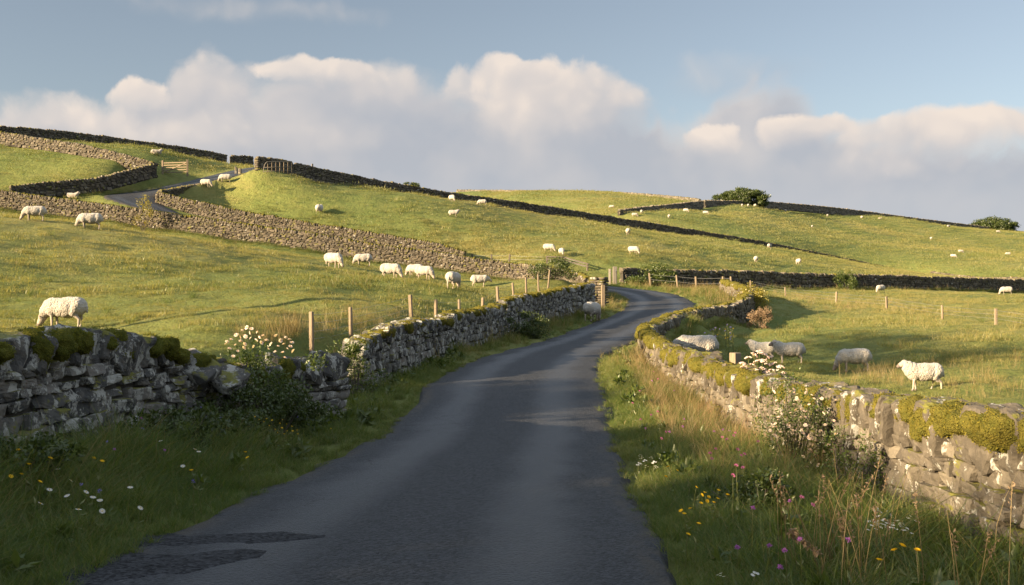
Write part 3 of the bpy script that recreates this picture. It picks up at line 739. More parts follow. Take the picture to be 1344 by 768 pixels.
# ------------------------------------------------------------------ dry stone walls
def frames(tx, ty, lean=None, roll=None, pitch=None):
    n = len(tx); t = np.stack([tx, ty, np.zeros(n)], 1); nn = np.stack([-ty, tx, np.zeros(n)], 1); u = np.tile([0, 0, 1.0], (n, 1))
    if pitch is not None:
        c, s = np.cos(pitch)[:, None], np.sin(pitch)[:, None]; t, u = t*c+u*s, u*c-t*s
    if lean is not None:
        c, s = np.cos(lean)[:, None], np.sin(lean)[:, None]; t, u = t*c-u*s, u*c+t*s
    if roll is not None:
        c, s = np.cos(roll)[:, None], np.sin(roll)[:, None]; nn, u = nn*c+u*s, u*c-nn*s
    return np.stack([t, nn, u], 1)

def fuzz(V, Nn, n, ln, r, spread=0.6, w=0.35):
    """little pointed tips standing on a surface given by points and normals"""
    j = r.integers(0, len(V), n); p = V[j]+r.normal(0, 1, (n, 3))*ln*0.5; d = Nn[j]+r.normal(0, spread, (n, 3)); d /= np.linalg.norm(d, axis=1)[:, None]+1e-9
    s = np.cross(d, r.normal(0, 1, (n, 3))); s /= np.linalg.norm(s, axis=1)[:, None]+1e-9
    L = (ln*r.uniform(.5, 1.3, n))[:, None]
    T = np.stack([p-s*L*w, p+s*L*w, p+d*L], 1).reshape(-1, 3)
    return T, np.arange(3*n).reshape(-1, 3)

def moss_blob(C, H, Fr, k, seed, tips, tiplen, blade_mi=1):
    r = np.random.default_rng(seed)
    V, Q = stones(C, H, Fr, k, 2.5, 0.08, 0.13, seed, 3.0, 0.012)
    parts = [(V, Q, 0, True)]
    if tips:
        nv = len(V)//len(C); cc = np.repeat(C, nv, 0); Nn = (V-cc)/np.repeat(H.mean(1), nv)[:, None]
        Nn[:, 2] += .3; Nn /= np.linalg.norm(Nn, axis=1)[:, None]
        T, Fq = fuzz(V, Nn, tips*len(C), tiplen, r); parts.append((T, Fq, blade_mi, False))
    return parts

class Wall:
    def __init__(s, pts, thick=0.5, step=0.15):
        P = catmull(pts, step); s.P = P
        P[:, 3] += .05*fbm2(P[:, 0], P[:, 1], .9, 3, 71)
        s.s = np.concatenate([[0], np.cumsum(np.linalg.norm(np.diff(P[:, :2], axis=0), axis=1))]); s.L = s.s[-1]; s.th = thick
        t = np.gradient(P[:, :2], axis=0); s.t = t/np.linalg.norm(t, axis=1)[:, None]
    def q(s, ss):
        f = lambda a: np.interp(ss, s.s, a)
        tx, ty = f(s.t[:, 0]), f(s.t[:, 1]); l = np.hypot(tx, ty)
        return f(s.P[:, 0]), f(s.P[:, 1]), f(s.P[:, 2]), f(s.P[:, 3]), tx/l, ty/l

def build_wall(pts, label, group, mat='stone', thick=0.5, slen=(.18, .42), ch=.15, cop=(.13, .24), coph=.3, mossy=.4, seed=1, lod=2, single_to=0.0, mossmat='moss', sides=(1, -1), coplean=.25, mside=(-.3, .3), far_moss=None, end_caps=(False, False), view_from=-1e9):
    r = np.random.default_rng(seed); W = Wall(pts, thick)
    mid = W.P[len(W.P)//2]
    root = thing('dry_stone_wall', label, 'stone wall', (0, 0, 0), 0, group); root['kind'] = 'thing'
    parts = []
    hm = np.mean(W.P[:, 3])-coph*.8; nc = max(2, int(round(hm/ch)))
    cb = np.cumsum(r.uniform(.75, 1.25, nc)*np.linspace(1.25, .8, nc)); cb = np.concatenate([[0], cb/cb[-1]])
    S, FRC, HH, SD, LL = [], [], [], [], []
    for sd in sides:
        for c in range(nc):
            q = -r.uniform(0, slen[1])
            while q < W.L:
                l = r.uniform(*slen)*(1.15-.3*c/nc); S.append(q+l/2); LL.append(l); FRC.append((cb[c]+cb[c+1])/2); HH.append(cb[c+1]-cb[c]); SD.append(sd); q += l+.006
    S = np.array(S); FRC = np.array(FRC); HH = np.array(HH); SD = np.array(SD); LL = np.array(LL)
    ok = (S > LL*.3) & (S < W.L-LL*.3); S, FRC, HH, SD, LL = S[ok], FRC[ok], HH[ok], SD[ok], LL[ok]
    x, y, z0, h, tx, ty = W.q(S); body = h-coph*.8+.05
    wob = .25*vnoise(np.stack([S*1.7, FRC*6, SD*3.0], -1), seed)*HH
    zc = z0-.08+(FRC+wob)*(body+.08)
    hz = HH*(body+.08)/2*r.uniform(.86, 1.06, len(S))
    dep = np.minimum(.14, thick*.3)
    half = thick/2*(1.08-.24*FRC)
    off = SD*(half-dep+r.normal(0, .016 if lod < 3 else .02, len(S)))
    C = np.stack([x-ty*off, y+tx*off, zc], 1); H = np.stack([LL/2*.99, np.full(len(S), dep), hz], 1)
    Fr = frames(tx, ty, None, r.normal(0, .05, len(S)), r.normal(0, .05, len(S)))
    dist = np.hypot(C[:, 0], C[:, 1])
    if lod >= 3:
        for (a, b, k) in ((0, 14, 6), (14, 24, 4), (24, 1e9, 3)):
            m = (dist >= a) & (dist < b) & (C[:, 1] > view_from)
            if m.any():
                V, Q = stones(C[m], H[m], Fr[m], k, 14.0, .19, .06, seed+k, 2.6, .016); parts.append((V, Q, 0, False))
        m = C[:, 1] <= view_from
        if m.any(): V, Q = stones(C[m], H[m], Fr[m], 2, 6, .15, .0, seed); parts.append((V, Q, 0, False))
    else:
        V, Q = stones(C, H, Fr, 2 if lod == 2 else 1, 7.0, .24, .0, seed); parts.append((V, Q, 0, False))
    # wall ends
    for e, flag in ((0, end_caps[0]), (1, end_caps[1])):
        if not flag: continue
        for c in range(nc):
            for u in ((-.25, .25) if c % 2 else (0,)):
                xx, yy, zb, hh, ttx, tty = W.q(np.array([0.05 if e == 0 else W.L-.05])); bd = hh-coph*.8+.05
                C1 = np.stack([xx-tty*u*thick, yy+ttx*u*thick, zb-.08+(cb[c]+cb[c+1])/2*(bd+.08)], 1)
                V, Q = stones(C1, np.array([[.16, thick*(.28 if c % 2 else .54)*(1-.1*c/nc), (cb[c+1]-cb[c])*(bd[0]+.08)/2]]), frames(ttx, tty), 4 if lod >= 3 else 2, 6, .12, .06 if lod >= 3 else 0, seed+c); parts.append((V, Q, 0, True))
    # rubble heart
    ss = np.linspace(0.06, W.L-.06, max(3, int(W.L/.3))); x, y, z0, h, tx, ty = W.q(ss); ring = []
    for (o, f) in ((.5, 0), (.42, 1), (-.42, 1), (-.5, 0)):
        oo = o*thick-np.sign(o)*.07; ring.append(np.stack([x-ty*oo, y+tx*oo, z0-.15 if f == 0 else z0+h-coph*.8+.02], 1))
    Vr = np.stack(ring, 1); n = len(ss); i = np.arange(n-1)[:, None]*4
    Q = np.concatenate([np.concatenate([i+j, i+j+1, i+4+j+1, i+4+j], 1) for j in range(3)]+[np.array([[0, 1, 2, 3], [4*n-1, 4*n-2, 4*n-3, 4*n-4]])])
    parts.append((Vr.reshape(-1, 3), Q, 1, False))
    link('masonry', build_mesh('masonry', parts, [M[mat], M['core']]), root)
    # coping
    S, LL = [], []; q = 0.02
    while q < W.L-.03:
        l = r.uniform(*cop); S.append(q+l/2); LL.append(l); q += l*.93
    S = np.array(S); LL = np.array(LL); n = len(S)
    x, y, z0, h, tx, ty = W.q(S)
    hh = coph*r.uniform(.8, 1.15, n)
    lean = coplean*r.uniform(.2, 1.4, n)
    C = np.stack([x, y, z0+h-hh*.45+r.normal(0, .012, n)], 1); C[:, :2] += np.stack([-ty, tx], 1)*r.normal(0, .02, n)[:, None]
    H = np.stack([LL/2, thick*.5*r.uniform(.86, 1.08, n), hh*.56], 1); Fr = frames(tx, ty, lean, r.normal(0, .07, n))
    dist = np.hypot(C[:, 0], C[:, 1]); vis = (C[:, 1] > 0) & (np.abs(C[:, 0]) < .54*C[:, 1]+1.0)
    one = (dist < single_to) & vis
    patch = .5+.5*vnoise(np.stack([S*.55, S*0, S*0], -1), seed+5)
    has = (.45*patch+.55*r.uniform(0, 1, n)) < (mossy if far_moss is None else np.where(dist > 15.5, far_moss, mossy))
    gxy = np.stack([-ty, tx], 1)
    def moss_for(idx, kk, tips, tl):
        c = C[idx].copy(); hq = H[idx].copy()
        side = r.uniform(*mside, len(idx)); c += Fr[idx, 1]*(side*hq[:, 1])[:, None]
        c += Fr[idx, 2]*(hq[:, 2]*(.36 if kk > 4 else .62))[:, None]
        hm = np.stack([hq[:, 0]*r.uniform(.8, 1.08, len(idx)), hq[:, 1]*r.uniform(.6, .95, len(idx)), hq[:, 2]*r.uniform(.55, .8, len(idx))], 1)
        return moss_blob(c, hm, Fr[idx], kk, seed+int(idx[0]), tips, tl)
    bl = 'mossblade_dark' if mossmat == 'moss_dark' else 'mossblade'
    for i in np.where(one)[0]:
        kk = 9 if dist[i] < 15 else 6
        V, Q = stones(C[i:i+1], H[i:i+1], Fr[i:i+1], kk, 6.5, .17, .07, seed*31+int(i), 2.6, .01)
        cs = link('coping_stone', build_mesh('coping_stone', [(V, Q, 0, False)], [M[mat]]), root)
        if has[i]:
            near = dist[i] < 16
            link('moss_cushion', build_mesh('moss_cushion', moss_for(np.array([i]), 9 if near else 6, 1500 if near else 500, .016 if near else .022), [M[mossmat], M[bl]]), cs)
    rest = np.where(~one)[0]
    if len(rest):
        kk = 4 if lod >= 3 else 2
        V, Q = stones(C[rest], H[rest], Fr[rest], kk, 4.0, .18, .08 if lod >= 3 else 0, seed+2, 2.0)
        cs = link('coping', build_mesh('coping', [(V, Q, 0, False)], [M[mat]]), root)
        if single_to: cs['kind'] = 'stuff'
        hr = rest[has[rest]]
        if len(hr): link('moss', build_mesh('moss', moss_for(hr, 4 if lod >= 3 else 2, 150 if lod >= 3 else 0, .03), [M[mossmat], M[bl]]), cs)['kind'] = 'stuff'
    return root, W

FIELD = 'dry stone walls across the fields'
LANE = 'dry stone walls along the lane'
def build_walls():
    l1, _ = build_wall(W_L1, 'dark mossy stone wall nearest the camera on the left of the lane', LANE, 'stone_grey', .52, (.12, .44), .112, (.22, .42),   .38, .56, 3, 3, 17.5, 'moss_dark', coplean=.3, mside=(-.75, -.2), end_caps=(False, True), view_from=5)
    for k, (px, py, d, hx, hy, hz, pit, rz) in enumerate([(258, 482, 12.75, .34, .22, .075, .38, -.5), (292, 497, 13.0, .27, .2, .085, .3, -.35), (311, 506, 13.5, .2, .18, .06, -.25, .4)]):
        V, Q = stones(np.zeros((1, 3)), np.array([[hx, hy, hz]]), np.eye(3)[None], 9, 7, .14, .07, 400+k, 2.6, .004)
        link('fallen_slab', build_mesh('fallen_slab', [(V, Q, 0, False)], [M['stone_grey']]), l1, at(px, py, d), (.35, pit, rz))
    build_wall(W_L2, 'shaded wall left of the lane beyond the gap, with a row of fence posts behind', LANE, 'stone_grey', .5, (.16, .36), .13, (.15, .26), .28, .75, 5, 3, 27, 'moss', mside=(-.5, .3), far_moss=.88, end_caps=(True, True))
    build_wall(W_L3, 'shaded moss topped wall left of the lane leading to the stone gate pillar', LANE, 'stone_grey', .5, (.16, .36), .13, (.15, .26), .26, .85, 7, 3, 0, 'moss', mside=(-.5, .3), far_moss=.92, end_caps=(True, True))
    build_wall(W_R, 'sunlit wall with thick yellow moss curving along the right side of the lane', LANE, 'stone_tan', .54, (.11, .4), .118, (.22, .38), .4, .7, 9, 3, 24, 'moss', coplean=-.3, mside=(.1, .65), far_moss=.9, view_from=4, end_caps=(False, True))
    build_wall(W_M1, 'long sunlit wall running uphill behind the sheep on the left field, front one of two', FIELD, 'stone', .5, (.1, .42), .115, (.14, .28), .26, .95, 11, 2)
    build_wall(W_M2, 'sunlit wall above and parallel to the long left field wall, upper one of two', FIELD, 'stone', .5, (.1, .42), .115, (.14, .28), .26, .95, 12, 2, end_caps=(True, True))
    build_wall(W_M3, 'short shaded wall beside the upper lane with two sheep behind it', FIELD, 'stone', .5, (.1, .42), .115, (.14, .28), .28, .3, 13, 2, end_caps=(True, True))
    build_wall(W_A, 'sunlit wall on the upper left hillside running down to the wooden field gate', FIELD, 'stone', .5, (.25, .5), .18, (.25, .4), .26, .25, 14, 2)
    build_wall(W_B, 'shaded wall along the left of the upper lane below the wooden field gate', FIELD, 'stone', .5, (.25, .5), .18, (.25, .4), .26, .35, 15, 2)
    build_wall(W_S, 'dark wall on the skyline at the far upper left', FIELD, 'stone', .5, (.25, .55), .19, (.25, .4), .26, .35, 16, 2, end_caps=(False, True))
    build_wall(W_S2, 'short dark wall stub left of the skyline gap where the upper lane goes over', FIELD, 'stone', .5, (.25, .55), .19, (.25, .4), .26, .3, 17, 2, end_caps=(True, True))
    build_wall(W_W0, 'dark wall right of the skyline gap, behind the metal railing gate', FIELD, 'stone', .5, (.25, .55), .19, (.25, .4), .26, .3, 18, 2, end_caps=(True, True))
    build_wall(W_W, 'long dark wall descending the skyline of the middle hill from left to right', FIELD, 'stone', .55, (.3, .6), .2, (.28, .5), .28, .35, 19, 2, end_caps=(True, False))
    build_wall(W_X, 'shaded wall across the far edge of the right hand field', FIELD, 'stone', .5, (.25, .5), .18, (.22, .4), .28, .25, 20, 2)
    build_wall(W_G, 'low sunlit wall at the foot of the far hill on the right', FIELD, 'stone', .55, (.4, .8), .25, (.4, .7), .3, .2, 21, 1)
    build_wall(W_D1, 'dark wall climbing the far hill towards the large round tree', FIELD, 'stone_far', .7, (.5, 1.0), .32, (.45, .8), .35, .2, 22, 1)
    build_wall(W_D2, 'dark wall along the crest of the far hill between the two round trees', FIELD, 'stone_far', .8, (.6, 1.2), .36, (.5, .9), .4, .2, 23, 1)
    build_wall(W_E, 'low sunlit wall along the farthest ridge left of the large round tree', FIELD, 'stone_far', .8, (.6, 1.2), .32, (.5, .9), .35, .2, 24, 1)
build_walls()
# ------------------------------------------------------------------ where things stand
def interp_sorted(pts, a, b):
    q = catmull(pts, .3); o = np.argsort(q[:, a]); return q[o, a], q[o, b]
_LY, _LX = interp_sorted(W_L1, 1, 0); _l2 = interp_sorted(W_L2, 1, 0); _l3 = interp_sorted(W_L3, 1, 0)
_LY = np.concatenate([_LY, _l2[0], _l3[0], [51, 55.5, 62, 67]]); _LX = np.concatenate([_LX, _l2[1], _l3[1], [4.2, 4.15, 3.8, 2.7]])
_RY, _RX = interp_sorted(W_R, 1, 0)
_MX, _MY = interp_sorted(W_M1[:-3], 0, 1); _M2X, _M2Y = interp_sorted(W_M2, 0, 1); _WX, _WY = interp_sorted(W_W, 0, 1); _XX, _XY = interp_sorted(W_X, 0, 1)
def xL(y): return np.interp(y, _LY, _LX)
def xR(y): return np.interp(y, _RY, _RX, right=60.0)
def yM(x): return np.interp(x, _MX, _MY)
def in_view(x, y, m=1.5): return (y > 2.2) & (np.abs(x) < .535*y+m)
def all_walls_clear(x, y, lst, d):
    ok = np.ones(len(x), bool)
    for w in lst:
        q = catmull(w, .5)[:, :2]
        for i in range(0, len(x), 5000):
            ok[i:i+5000] &= ((np.stack([x[i:i+5000], y[i:i+5000]], 1)[:, None]-q[None])**2).sum(-1).min(1) > d*d
    return ok
def ray_ground(px, py, d0=4.0, d1=420.0):
    d = np.concatenate([np.arange(d0, 60, .1), np.arange(60, d1, .3)])
    x = (px-CX)/F*d; z = EYE+(CY-py)/F*d
    m = np.where(z < ground_z(x, d))[0]
    i = m[0] if len(m) else int(np.argmin(np.abs(z-ground_z(x, d))))
    return x[i], d[i], gz(x[i], d[i])

def leaf_cloud(C, size, r, up=.3, narrow=.55, mi=0, Nn=None):
    """folded two-quad leaves at points C"""
    n = len(C); d = r.normal(0, 1, (n, 3)); d[:, 2] += up
    if Nn is not None: d += Nn*1.2
    d /= np.linalg.norm(d, axis=1)[:, None]; s = np.cross(d, r.normal(0, 1, (n, 3))); s /= np.linalg.norm(s, axis=1)[:, None]+1e-9
    u = np.cross(s, d); L = (size*r.uniform(.6, 1.35, n))[:, None]; w = L*narrow
    a = C; b = C+d*L; m1 = C+d*L*.5+s*w*.5+u*L*.12; m2 = C+d*L*.5-s*w*.5+u*L*.12
    V = np.stack([a, m1, b, m2], 1).reshape(-1, 3); i = np.arange(n)[:, None]*4
    T = np.concatenate([i+np.array([[0, 1, 2]]), i+np.array([[0, 2, 3]])])
    return (V, T, mi, True)
# ------------------------------------------------------------------ grass, instanced
def uniform_pts(x0, x1, y0, y1, dens):
    n = int((x1-x0)*(y1-y0)*dens); return rng.uniform(x0, x1, n), rng.uniform(y0, y1, n)
def put_grass(name, variants, x, y, sc, mats, wv=None, tilt=.12, sink=.01):
    z = ground_z(x, y)-sink; n = len(x)
    var = rng.choice(len(variants), n, p=wv)
    return scatter(name, variants, np.stack([x, y, z], 1), var, rng.uniform(0, 6.283, n), sc, rng.normal(0, tilt, (n, 2)), mats)

def build_turf():
    mats = [M['turf'], M['straw']]
    # short grazed turf near, coarser tufts further off
    vn = [blades(70, .2, .07, .006, .6, i, 2, 0) for i in range(3)]+[blades(50, .16, .11, .006, .7, 9, 2, 0)+blades(6, .16, .16, .004, .5, 10, 2, 1)]
    X, Y = [], []
    for (x0, x1, y0, y1, dn) in ((-22, 20, 8, 32, 15),):
        x, y = uniform_pts(x0, x1, y0, y1, dn); X.append(x); Y.append(y)
    x, y = np.concatenate(X), np.concatenate(Y)
    fld = ((x < xL(y)-.3) | (x > xR(y)+.3)) & in_view(x, y)
    x, y = x[fld], y[fld]
    lump = fbm2(x, y, .8, 2, 41)
    put_grass('near_turf', vn, x, y, (.75+.5*np.clip(lump, -.6, 1))*rng.uniform(.8, 1.3, len(x)), mats, [.3, .28, .28, .14])
    vm = [blades(60, .42, .10, .013, .6, 20+i, 2, 0) for i in range(2)]+[blades(46, .3, .16, .011, .6, 25, 2, 0)+blades(5, .3, .25, .008, .5, 26, 2, 1)]
    x, y = uniform_pts(-42, 45, 30, 90, 5.0)
    ok = in_view(x, y)
    left = (x < xL(np.minimum(y, 66))-.3) & (y < yM(x)-.35) & (x < 4.5)
    right = (x > xR(y)+.3) & (y > 20) & (x > 4) | ((x > 13.5) & (y > 55))
    hill = y > np.interp(x, _M2X, _M2Y, right=72)+.4
    D, Wd, _ = road_near(x, y)
    ok &= (left | right | hill) & (D-Wd > .8) & all_walls_clear(x, y, (W_M1, W_M2, W_M3, W_B, W_X, W_R, W_A), .38)
    x, y = x[ok], y[ok]; lump = fbm2(x, y, .5, 2, 43)
    put_grass('field_turf', vm, x, y, (.75+.5*np.clip(lump, -.6, 1))*rng.uniform(.8, 1.3, len(x)), mats, [.42, .4, .18])
    vf = [blades(60, .9, .15, .03, .6, 30+i, 2, 0) for i in range(2)]+[blades(40, .6, .24, .026, .6, 35, 2, 0)]
    x, y = uniform_pts(-60, 95, 78, 170, 1.7)
    D, Wd, _ = road_near(x, y)
    ok = in_view(x, y, 3) & (D-Wd > 1.2) & (y > np.interp(x, _XX, _XY, left=60)+.5) & all_walls_clear(x, y, (W_M2, W_M3, W_B, W_A, W_W, W_S, W_S2, W_W0, W_X, W_G), .75)
    ok &= ~((y > np.interp(x, _WX, _WY)+14) & (x < 5))
    x, y = x[ok], y[ok]; lump = fbm2(x, y, .3, 2, 47)
    put_grass('hill_turf', vf, x, y, (.8+.4*np.clip(lump, -.6, 1))*rng.uniform(.8, 1.3, len(x)), mats, [.44, .42, .14])
    vff = [blades(60, 1.8, .24, .06, .6, 50+i, 2, 0) for i in range(2)]
    x, y = uniform_pts(-10, 215, 165, 400, .36)
    ok = in_view(x, y, 5) & all_walls_clear(x, y, (W_W, W_G, W_D1, W_D2, W_E), 2.0) & (y < np.interp(x, *interp_sorted(W_D2, 0, 1), left=340)+30)
    x, y = x[ok], y[ok]
    put_grass('far_hill_turf', vff, x, y, rng.uniform(.7, 1.3, len(x)), mats, [.5, .5])

def verge_zone(x, y):
    D, Wd, _ = road_near(x, y); e = D-Wd
    inn = (x > xL(y)+.2) & (x < xR(y)-.2) & in_view(x, y, 1.0) & (e > -.02-.12*np.clip(fbm2(x, y, 1.6, 2, 77), 0, 1))
    return inn, e
def build_verges():
    mats = [M['verge'], M['straw'], M['turf'], M['pinkgrass']]
    vs = [blades(44, .13, .20, .0075, .9, 60+i, 3, 0, lean=.5)+blades(3, .13, .2, .005, .9, 160+i, 3, 1, lean=.6) for i in range(3)]
    vl = [blades(38, .14, .38, .0085, 1.0, 70+i, 4, 0, lean=.55)+blades(4, .14, .36, .005, .9, 170+i, 4, 1, lean=.6) for i in range(3)]+[blades(26, .14, .42, .0055, 1.0, 75, 4, 0, lean=.5)+blades(4, .14, .55, .0035, .5, 76, 4, 1, lean=.3)]
    x, y = uniform_pts(-7, 5.5, 3.0, 24, 62)
    xa, ya = uniform_pts(-5.5, 4.5, 3.2, 10, 60); x = np.concatenate([x, xa]); y = np.concatenate([y, ya])
    inn, e = verge_zone(x, y)
    n1 = fbm2(x, y, .7, 2, 91)
    short = inn & ((e < .75+.35*n1) | (rng.uniform(0, 1, len(x)) < .35))
    xs, ys, es = x[short], y[short], e[short]
    put_grass('verge_grass', vs, xs, ys, (.42+.58*sstep(-.05, .9, es))*rng.uniform(.7, 1.25, len(xs)), mats, None, .2)
    dx = np.minimum(x-xL(y), xR(y)-x)
    lng = inn & (e > .5) & ~((x > 1) & (y < 10) & (rng.uniform(0, 1, len(x)) < .5)) & ~((x > 1.4) & (y < 8.6) & (rng.uniform(0, 1, len(x)) < .75)) & (rng.uniform(0, 1, len(x)) < .62*sstep(.4, 1.3, e+.4*n1))
    xl, yl, el = x[lng], y[lng], e[lng]
    put_grass('long_verge_grass', vl, xl, yl, (.5+.5*sstep(.4, 1.6, el)+.25*n1[lng])*(1-.5*sstep(1.0, .5, dx[lng])*(yl < 16))*rng.uniform(.7, 1.2, len(xl)), mats, [.28, .28, .26, .18], .2)
    # sun bleached seeding grass along the right hand wall
    vp = [blades(16, .12, .5, .0045, .6, 80+i, 3, 1, lean=.3)+blades(10, .12, .55, .004, .5, 84+i, 3, 3, lean=.3)+blades(18, .12, .35, .006, .8, 87+i, 3, 2, lean=.5) for i in range(3)]
    x, y = uniform_pts(1, 5.2, 10, 30, 34)
    inn, e = verge_zone(x, y); k = inn & (x > 1.5) & (e > .75) & (rng.uniform(0, 1, len(x)) < sstep(9, 15, y)*.85)
    put_grass('seeding_grass', vp, x[k], y[k], rng.uniform(.6, 1.15, k.sum())*(.7+.3*sstep(.7, 1.6, e[k])), mats, None, .15)
    # the far bends of the lane
    v2 = [blades(40, .2, .22, .012, .9, 90+i, 3, 0, lean=.5) for i in range(2)]+[blades(30, .2, .3, .012, .9, 93, 3, 2, lean=.5)+blades(12, .2, .5, .009, .5, 94, 3, 1, lean=.3)]
    x, y = uniform_pts(-5, 15, 23, 70, 13)
    inn, e = verge_zone(x, y); inn &= (e < 6)
    x, y, e = x[inn], y[inn], e[inn]
    put_grass('lane_verge_grass', v2, x, y, (.45+.65*sstep(0, 1.2, e))*rng.uniform(.6, 1.25, len(x)), mats, [.4, .35, .25], .2)
    # seeding stems standing in the right hand field, and rank grass under the walls
    v3 = [blades(14, .14, .5, .004, .4, 100+i, 3, 1, lean=.25) for i in range(2)]
    P = []
    for (px, py, sx, sy, n) in ((1165, 495, 60, 14, 70), (1290, 500, 60, 30, 60), (1075, 392, 60, 5, 110), (1140, 403, 70, 7, 120), (1010, 386, 40, 4, 50), (920, 377, 32, 6, 160), (470, 425, 60, 12, 60), (370, 440, 60, 12, 60)):
        for _ in range(n):
            P.append(ray_grid(px+rng.normal(0, sx*.5), py+rng.normal(0, sy*.5)))
    P = np.array([p for p in P if p is not None])
    put_grass('straw_stems', v3, P[:, 0], P[:, 1], rng.uniform(.5, 1.1, len(P)), mats, None, .12)
    v4 = [blades(30, .2, .34, .011, .9, 110+i, 3, 0, lean=.5)+blades(5, .2, .5, .008, .5, 114+i, 3, 1, lean=.3) for i in range(2)]
    X, Y = [], []
    for w, off in ((W_M1, -.5), (W_L2, -.5), (W_L1[3:], -.5), (W_R[2:], .55), (W_X, -.6), (W_L3, -.5), (W_B, -.55)):
        q = catmull(w, .25); t = np.gradient(q[:, :2], axis=0); t /= np.linalg.norm(t, axis=1)[:, None]
        s_ = 1 if off > 0 else -1
        nx, ny = t[:, 1], -t[:, 0]
        sg = 1.0 if w is W_R or True else 1.0
        for rep in range(3):
            o = (abs(off)+np.abs(rng.normal(0, .18, len(q))))
            if w in (W_L1[3:], W_L2, W_L3) : o = -o
            if w is W_M1 or w is W_X or w is W_B: o = o
            X.append(q[:, 0]+nx*o); Y.append(q[:, 1]+ny*o)
    x, y = np.concatenate(X), np.concatenate(Y); k = in_view(x, y) & (rng.uniform(0, 1, len(x)) < .75) & (y > 16)
    put_grass('rank_grass', v4, x[k], y[k], rng.uniform(.45, 1.1, k.sum()), mats, None, .15)
    # rush tussocks in the pasture, and broad leaved weeds along the verges
    vr = [blades(44, .14, .34, .009, .8, 200+i, 3, 0, lean=.6) for i in range(2)]
    x, y = uniform_pts(-40, 45, 14, 100, .16)
    D, Wd, _ = road_near(x, y); n_ = fbm2(x, y, .08, 2, 61)
    k = in_view(x, y) & (D-Wd > 3) & ((x < xL(np.minimum(y, 66))-1) | (x > xR(y)+1)) & (n_+rng.normal(0, .25, len(x)) > .1) & all_walls_clear(x, y, (W_M1, W_M2, W_M3, W_B, W_X, W_W, W_A), 1.0)
    put_grass('rush_tussocks', vr, x[k], y[k], rng.uniform(.35, .9, k.sum()), mats, None, .1)
    q = np.random.default_rng(8)
    def rosette(n):
        a = q.uniform(0, 6.28, n); rr = q.uniform(.01, .07, n)
        return [leaf_cloud(np.stack([rr*np.cos(a), rr*np.sin(a), q.uniform(.01, .16, n)], 1), .11, q, .55, .4)]
    x, y = uniform_pts(-6, 5, 3.5, 26, 7)
    inn, e = verge_zone(x, y); k = inn & (e > .3) & (rng.uniform(0, 1, len(x)) < .55)
    put_grass('verge_weeds', [rosette(16), rosette(24)], x[k], y[k], rng.uniform(.5, 1.25, k.sum()), [M['leaf']], None, .2)
_rgc = {}
def ray_grid(px, py):
    d = np.concatenate([np.arange(5, 60, .25), np.arange(60, 120, .5)])
    x = (px-CX)/F*d; z = EYE+(CY-py)/F*d
    m = np.where(z < tps(x, d))[0]
    return (x[m[0]], d[m[0]]) if len(m) else None
build_turf(); build_verges()

# ------------------------------------------------------------------ leaves, bushes, trees
def lumpy_points(n, rad, r, fill=.45, clumps=26, spread=.3, flat=0.0):
    """points gathered in clumps through an ellipsoid, thick near its skin"""
    rad = np.asarray(rad, float)
    c = r.normal(0, 1, (clumps, 3)); c /= np.linalg.norm(c, axis=1)[:, None]; c *= (r.uniform(fill, 1, clumps)**.6)[:, None]
    if flat: c[:, 2] = np.maximum(c[:, 2], -flat)
    j = r.integers(0, clumps, n); g = r.normal(0, 1, (n, 3)); g /= np.linalg.norm(g, axis=1)[:, None]; g *= (r.uniform(0, 1, n)**.4)[:, None]
    rs = spread*r.uniform(.55, 1.35, clumps)
    P = c[j]+g*rs[j][:, None]
    if flat: P[:, 2] = np.maximum(P[:, 2], -flat)
    return P*rad
def branch_parts(base, tips, r0, r, n=6, sag=.1):
    out = []
    for t in tips:
        t = np.asarray(t, float); m = base+(t-base)*.5+np.array([0, 0, -sag*np.linalg.norm(t-base)])*r.uniform(.3, 1)+r.normal(0, .05, 3)*np.linalg.norm(t-base)
        u = np.linspace(0, 1, 6)[:, None]; P = (1-u)**2*base+2*u*(1-u)*m+u**2*t
        out += tube_parts(P, r0*np.linspace(1, .25, 6), n)
    return out
def tree(label, x, y, z, h, rad, cz, nleaf, lsize, group, trunk_r=.3, flat=.0, clumps=46, seed=1, name='tree', mat='leaf_dark', fill=.35, spread=.28):
    r = np.random.default_rng(seed); o = thing(name, label, 'tree', (x, y, z), 0, group)
    fork = cz*.62
    P = np.array([[0, 0, -.3], [.05, 0, fork*.5], [-.04, .05, fork]])
    parts = tube_parts(P, np.array([1.25, .9, .75])*trunk_r, 9)
    c = lumpy_points(14, rad, r, .3, 14, .1, flat)+np.array([0, 0, cz])
    parts += branch_parts(P[2], c, trunk_r*.5, r)
    link('trunk', build_mesh('trunk', parts, [M['bark']]), o)
    C = lumpy_points(nleaf, rad, r, fill, clumps, spread, flat)+np.array([0, 0, cz])
    link('crown', build_mesh('crown', [leaf_cloud(C, lsize, r)], [M[mat]]), o)
    return o
